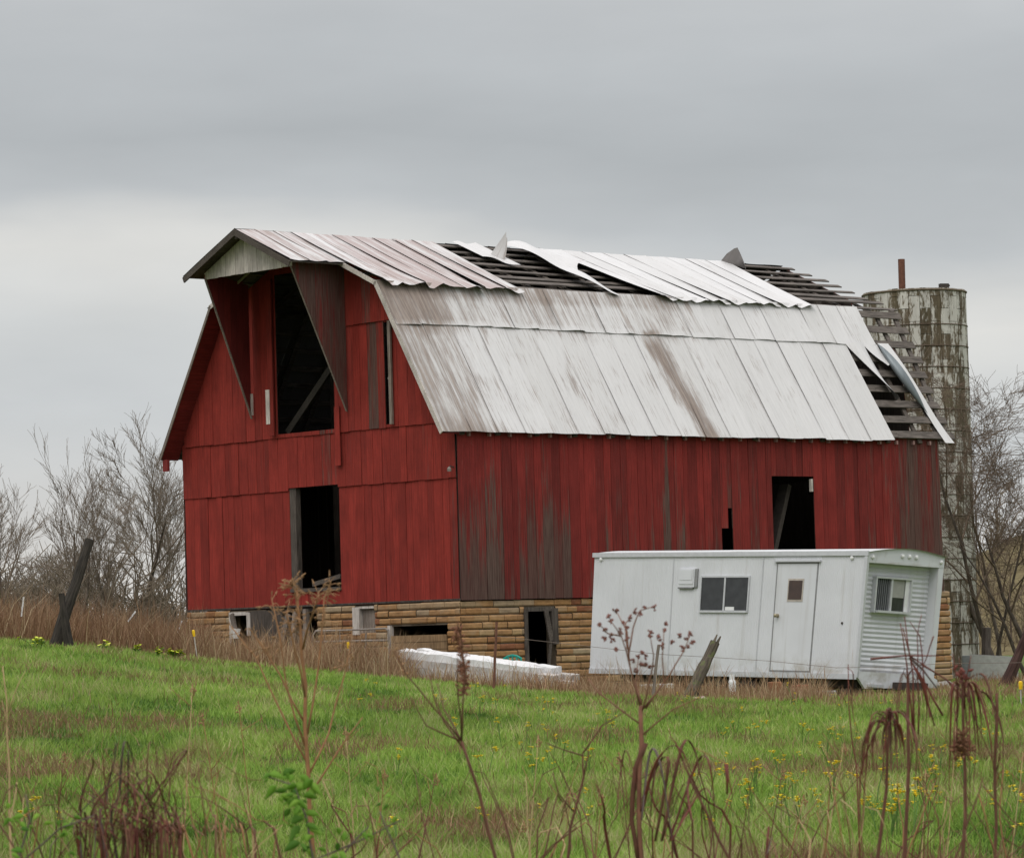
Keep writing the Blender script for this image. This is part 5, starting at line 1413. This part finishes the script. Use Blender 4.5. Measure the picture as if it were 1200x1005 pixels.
# red drooping clumps, right
def droop(label, base, top, Y, ends, wd, mats, extra=()):
    w_ = Weed('drooping_weed', label, base, Y, group='red brown drooping weeds in the foreground'); 
    w_.stem([base, (lerp(base[0], top[0], .5) + 3, lerp(base[1], top[1], .5)), top], mm_(4.2, Y), M_ST2, root=True, r1=mm_(2.6, Y))
    for e in ends + [(x + random.uniform(-9, 9), y + random.uniform(-25, 15)) for x, y in ends]:
        tq = (top[0] + random.uniform(-5, 5), top[1] + random.uniform(-3, 14)); mid = (lerp(tq[0], e[0], .55) + random.uniform(-3, 3), tq[1] - random.uniform(0, 9)); q = (lerp(tq[0], e[0], .95) + random.uniform(-4, 4), lerp(tq[1], e[1], .45))
        w_.blade([tq, mid, q, e], mm_(wd * random.uniform(.4, 1.0), Y), random.choice(mats), dy=.06)
    for pts, m_ in extra: w_.stem(pts, mm_(random.uniform(1.3, 2.3), Y), m_, dy=.06)
    return w_
w_ = droop('drooping dark red weed with a tassel of hanging leaves below the trailer corner', (1028, 1010), (1044, 838), 9.5, [(1008, 1005), (1010, 900), (1024, 905), (1034, 915), (1040, 905), (1052, 900), (1062, 900), (1072, 920), (1028, 880), (1048, 880), (1036, 895), (1056, 875), (1012, 925)], 7, [M_ST3, M_ST3, M_ST2])
w_.blade([(1042, 828), (1030, 850), (1008, 910), (1012, 1010)], mm_(6, 9.5), M_ST3)
w_ = droop('drooping red weed with crossing bent stems against the trailer end wall', (1060, 1010), (1064, 790), 11., [(1076, 870), (1084, 860), (1056, 880)], 4, [M_ST3, M_ST2],
    [([(1070, 860), (1064, 800), (1060, 760), (1055, 730)], M_ST3), ([(1072, 870), (1070, 790), (1060, 722)], M_ST3), ([(1076, 860), (1075, 790), (1075, 745), (1080, 720)], M_ST3), ([(1090, 840), (1082, 790), (1078, 745), (1066, 728)], M_ST3), ([(1105, 838), (1084, 800), (1068, 775), (1058, 735)], M_ST3), ([(1020, 772), (1060, 768), (1100, 768)], M_ST3), ([(1066, 768), (1100, 790), (1135, 815)], M_ST3), ([(1095, 850), (1082, 800), (1070, 780)], M_ST3), ([(1130, 820), (1108, 795), (1078, 778)], M_ST2), ([(1094, 745), (1086, 770), (1072, 800)], M_ST3)])
w_.stem([(1066, 770), (1082, 785), (1098, 806)], mm_(2.6, 11), M_ST5, 'branch')
w_ = droop('drooping brown weed with a ragged seed top at the right by the meadow edge', (1128, 1010), (1128, 800), 10.5, [(1112, 930), (1140, 935), (1160, 910), (1150, 880), (1124, 900), (1170, 925), (1135, 890), (1118, 880)], 7, [M_ST2, M_ST3],
    [([(1128, 802), (1150, 860), (1176, 925)], M_ST2), ([(1122, 850), (1118, 830), (1126, 795), (1124, 770)], M_ST2), ([(1130, 830), (1131, 800), (1138, 768)], M_ST3), ([(1122, 840), (1121, 800), (1116, 765)], M_ST3)])
w_.feather([(1124, 870), (1130, 885), (1128, 860)], 120, mm_(16, 10.5), m_flat('ragged_rusty_fluff', (.22, .105, .06), .9, .4, 0, 40), r=mm_(.8, 10.5))
w_.tuft(1126, 790, 14, mm_(4, 10.5), M_ST3, spread=5)
w_ = Weed('thin_stalk', 'single dark upright stalk near the right edge of the meadow', (1166, 1010), 10.5); w_.stem([(1166, 1010), (1166, 920), (1168, 850), (1168, 812)], mm_(2.6, 10.5), M_ST2, root=True, r1=mm_(3.2, 10.5)); w_.blade([(1167, 905), (1172, 880), (1168, 850)], mm_(4, 10.5), M_ST3)
w_ = Weed('twin_stalk', 'pair of short red stalks before the trailer corner', (996, 1010), 12.); w_.stem([(1008, 1010), (1004, 900), (995, 830), (994, 778)], mm_(1.8, 12), M_ST3, root=True); w_.blade([(1004, 860), (998, 820), (1000, 790), (992, 782)], mm_(4, 12), M_ST3)
w_ = Weed('bent_stalk', 'thin arching stalk in the lower right corner', (1125, 1010), 9.); w_.stem([(1118, 1010), (1135, 960), (1147, 930), (1152, 910)], mm_(2.2, 9), M_ST2, root=True); w_.stem([(1152, 920), (1185, 960), (1200, 970)], mm_(1.5, 9), M_ST2, 'branch'); w_.stem([(1147, 930), (1160, 980), (1170, 1010)], mm_(1.5, 9), M_ST1, 'branch')
# red clump bottom left
rngc = random.Random(77)
def clump(label, base, Y, specs, name='dead_weed_clump', extra_stems=()):
    w_ = Weed(name, label, base, Y)
    for pts, wd, m_ in specs: w_.blade(pts, mm_(wd, Y), m_, root=True, dy=.12)
    for pts, r_, m_ in extra_stems: w_.stem(pts, mm_(r_, Y), m_, root=True, dy=.1)
    return w_
sp = []
for i in range(84):
    b_ = rngc.gauss(158, 34); t_ = (b_ * .75 + 36 + rngc.gauss(0, 36), rngc.uniform(872, 975)); m1 = (lerp(b_, t_[0], .4) + rngc.uniform(-34, 34), lerp(1010, t_[1], .55))
    pts = [(b_, 1010), m1, t_]
    if rngc.random() < .75:
        dx = rngc.choice((-1, 1)) * rngc.uniform(8, 26); pts += [(t_[0] + dx * .7, t_[1] + rngc.uniform(0, 14)), (t_[0] + dx, t_[1] + rngc.uniform(30, 75))]
    sp.append((pts, rngc.uniform(1.6, 4.2), rngc.choice([M_ST3, M_ST3, M_ST2, M_ST2, M_ST6])))
for p_ in ([(126, 1010), (124, 940), (134, 890), (136, 870), (130, 900)], [(138, 1010), (140, 930), (146, 868), (158, 895), (165, 925)], [(146, 1010), (150, 950), (150, 880), (152, 900)], [(96, 1010), (95, 960), (97, 912)], [(110, 1010), (109, 960), (109, 914)], [(84, 1010), (70, 960), (50, 925)]): sp.append((p_, 4.5, M_ST5))
clump('tangle of dark red dead leaves in the lower left corner', (160, 1010), 9., sp, extra_stems=[([(60, 990), (100, 945), (140, 905)], 1.4, M_ST5)])
sp = []
for p_ in ([(345, 1010), (300, 960), (250, 928), (215, 920)], [(330, 1010), (285, 965), (240, 935), (212, 935)], [(290, 1010), (278, 970), (268, 940), (236, 925)], [(300, 1010), (282, 975), (276, 940)], [(320, 1010), (300, 975), (275, 945), (250, 930)], [(260, 1010), (245, 965), (235, 938)], [(205, 1010), (195, 970), (178, 940), (170, 910)], [(215, 1010), (205, 975), (190, 950)]): sp.append((p_, 4.2, rngc.choice([M_ST1, M_ST2, M_ST2, M_ST4])))
for i in range(12):
    b_ = rngc.uniform(180, 300); sp.append(([(b_, 1010), (b_ - rngc.uniform(0, 15), 975), (b_ - rngc.uniform(5, 35), rngc.uniform(935, 965))], 4, rngc.choice([M_ST1, M_ST4, M_ST2])))
clump('arching straw coloured dead leaves right of the dark red tangle', (262, 1010), 9.5, sp, 'arching_dead_leaves')
w_ = Weed('pale_stalk', 'thin pale orange stalk at the left edge of the meadow', (11, 1010), 12.); w_.stem([(13, 1010), (11, 900), (8, 820), (3, 780)], mm_(2.4, 12), M_ST4, root=True); w_.stem([(9, 835), (22, 800), (30, 785)], mm_(1.1, 12), M_ST4, 'branch'); w_.stem([(9, 850), (2, 820)], mm_(1.1, 12), M_ST4, 'branch')
# green sprigs
def sprig(label, stems, Y, n, base, ln=22, leaves=()):
    w_ = Weed('green_sprig', label, base, Y, 'plant', 'fresh green sprigs in the foreground')
    for s in stems: w_.stem(s, mm_(2.6, Y), M_ST5, root=True)
    for cx, cy, sx, sy, k in leaves:
        for i in range(k): w_.leaf(w_.rng.gauss(cx, sx), w_.rng.gauss(cy, sy), mm_(.72 * ln * w_.rng.uniform(.35, 1.25), Y), w_.rng.uniform(-1, 4), M_FRESH)
sprig('bright green leafy sprig left of the goldenrod stalk', [[(368, 1010), (360, 960), (345, 920), (310, 908)]], 8., 0, (368, 1012), 24, [(342, 930, 9, 12, 30), (352, 968, 8, 14, 24), (318, 912, 6, 4, 4)])
sprig('green leafy sprig low in the left corner', [[(20, 1010), (35, 960), (30, 930)], [(30, 1005), (70, 970), (110, 955)]], 8., 0, (25, 1012), 18, [(45, 955, 18, 12, 14), (10, 990, 10, 10, 8), (75, 975, 15, 10, 8)])
sprig('green leaves at the bottom edge right of the goldenrod stalk', [[(395, 1010), (415, 985), (432, 968)]], 8., 0, (395, 1012), 18, [(420, 978, 8, 6, 7), (395, 1000, 6, 4, 5)])
sprig('soft green sprig beside the thin straw stems low left of centre', [[(470, 1010), (455, 975), (445, 950)], [(360, 1010), (420, 985), (470, 960)]], 8., 0, (470, 1012), 14, [(455, 950, 10, 10, 8)])
# thin scattered dead stems
rgx = random.Random(5)
for i, (bx_, ty) in enumerate([(210, 800), (262, 835), (305, 820), (420, 850), (445, 900), (498, 905), (620, 860), (645, 930), (700, 930), (735, 880), (905, 900), (930, 930), (965, 870), (1085, 900), (1185, 880), (60, 880), (590, 960), (1110, 850)]):
    Yw = rgx.uniform(12, 18); bx2 = bx_ + rgx.uniform(-8, 8); tx = bx_ + rgx.uniform(-26, 26)
    w_ = Weed('dead_weed', 'thin dead stem standing alone in the grass', (bx2, 1010), Yw, 'weed', 'thin dead stems in the meadow')
    w_.stem([(bx2, 1010), (lerp(bx2, tx, .5), lerp(1010, ty, .5)), (tx, ty)], mm_(1.3, Yw), rgx.choice([M_ST1, M_ST2, M_ST4]), root=True)
    for k in range(rgx.randint(1, 3)):
        t = rgx.uniform(.5, .9); q = (lerp(bx2, tx, t), lerp(1010, ty, t)); w_.stem([q, (q[0] + rgx.uniform(-28, 28), q[1] - rgx.uniform(12, 36))], mm_(.8, Yw), M_ST1, 'branch')
    w_.feather([(tx, ty), (tx + 2, ty + 15)], 8, mm_(7, Yw), M_FUZZ, r=mm_(.6, Yw))

# tangles of thin red brown stems along the near edge of the meadow
rgt = random.Random(21)
for bx_ in (28, 70, 115, 190, 232, 300, 398, 452, 505, 612, 640, 700, 778, 838, 872, 930, 962, 1010, 1068, 1100, 1142, 1182):
    Yw = rgt.uniform(8.5, 12.5)
    w_ = Weed('tangled_weed', 'low tangle of thin red brown dead stems at the near edge of the meadow', (bx_, 1010), Yw, 'weed', 'low weed tangles in the foreground')
    for k in range(rgt.randint(4, 7)):
        x0 = bx_ + rgt.uniform(-20, 20); x1 = x0 + rgt.gauss(0, 30); y1 = rgt.uniform(895, 985); pts = [(x0, 1010), (lerp(x0, x1, .4) + rgt.uniform(-8, 8), lerp(1010, y1, .5)), (x1, y1)]
        if rgt.random() < .55: dx = rgt.choice((-1, 1)) * rgt.uniform(10, 34); pts += [(x1 + dx * .6, y1 + rgt.uniform(-6, 12)), (x1 + dx, y1 + rgt.uniform(8, 55))]
        m_ = rgt.choice([M_ST2, M_ST2, M_ST3, M_ST6, M_ST1, M_ST4])
        w_.stem(pts, mm_(rgt.uniform(.9, 2.0), Yw), m_, root=True, dy=.15)
        if rgt.random() < .5: q = pts[2]; w_.stem([q, (q[0] + rgt.uniform(-22, 22), q[1] - rgt.uniform(5, 30))], mm_(.8, Yw), m_, 'branch')
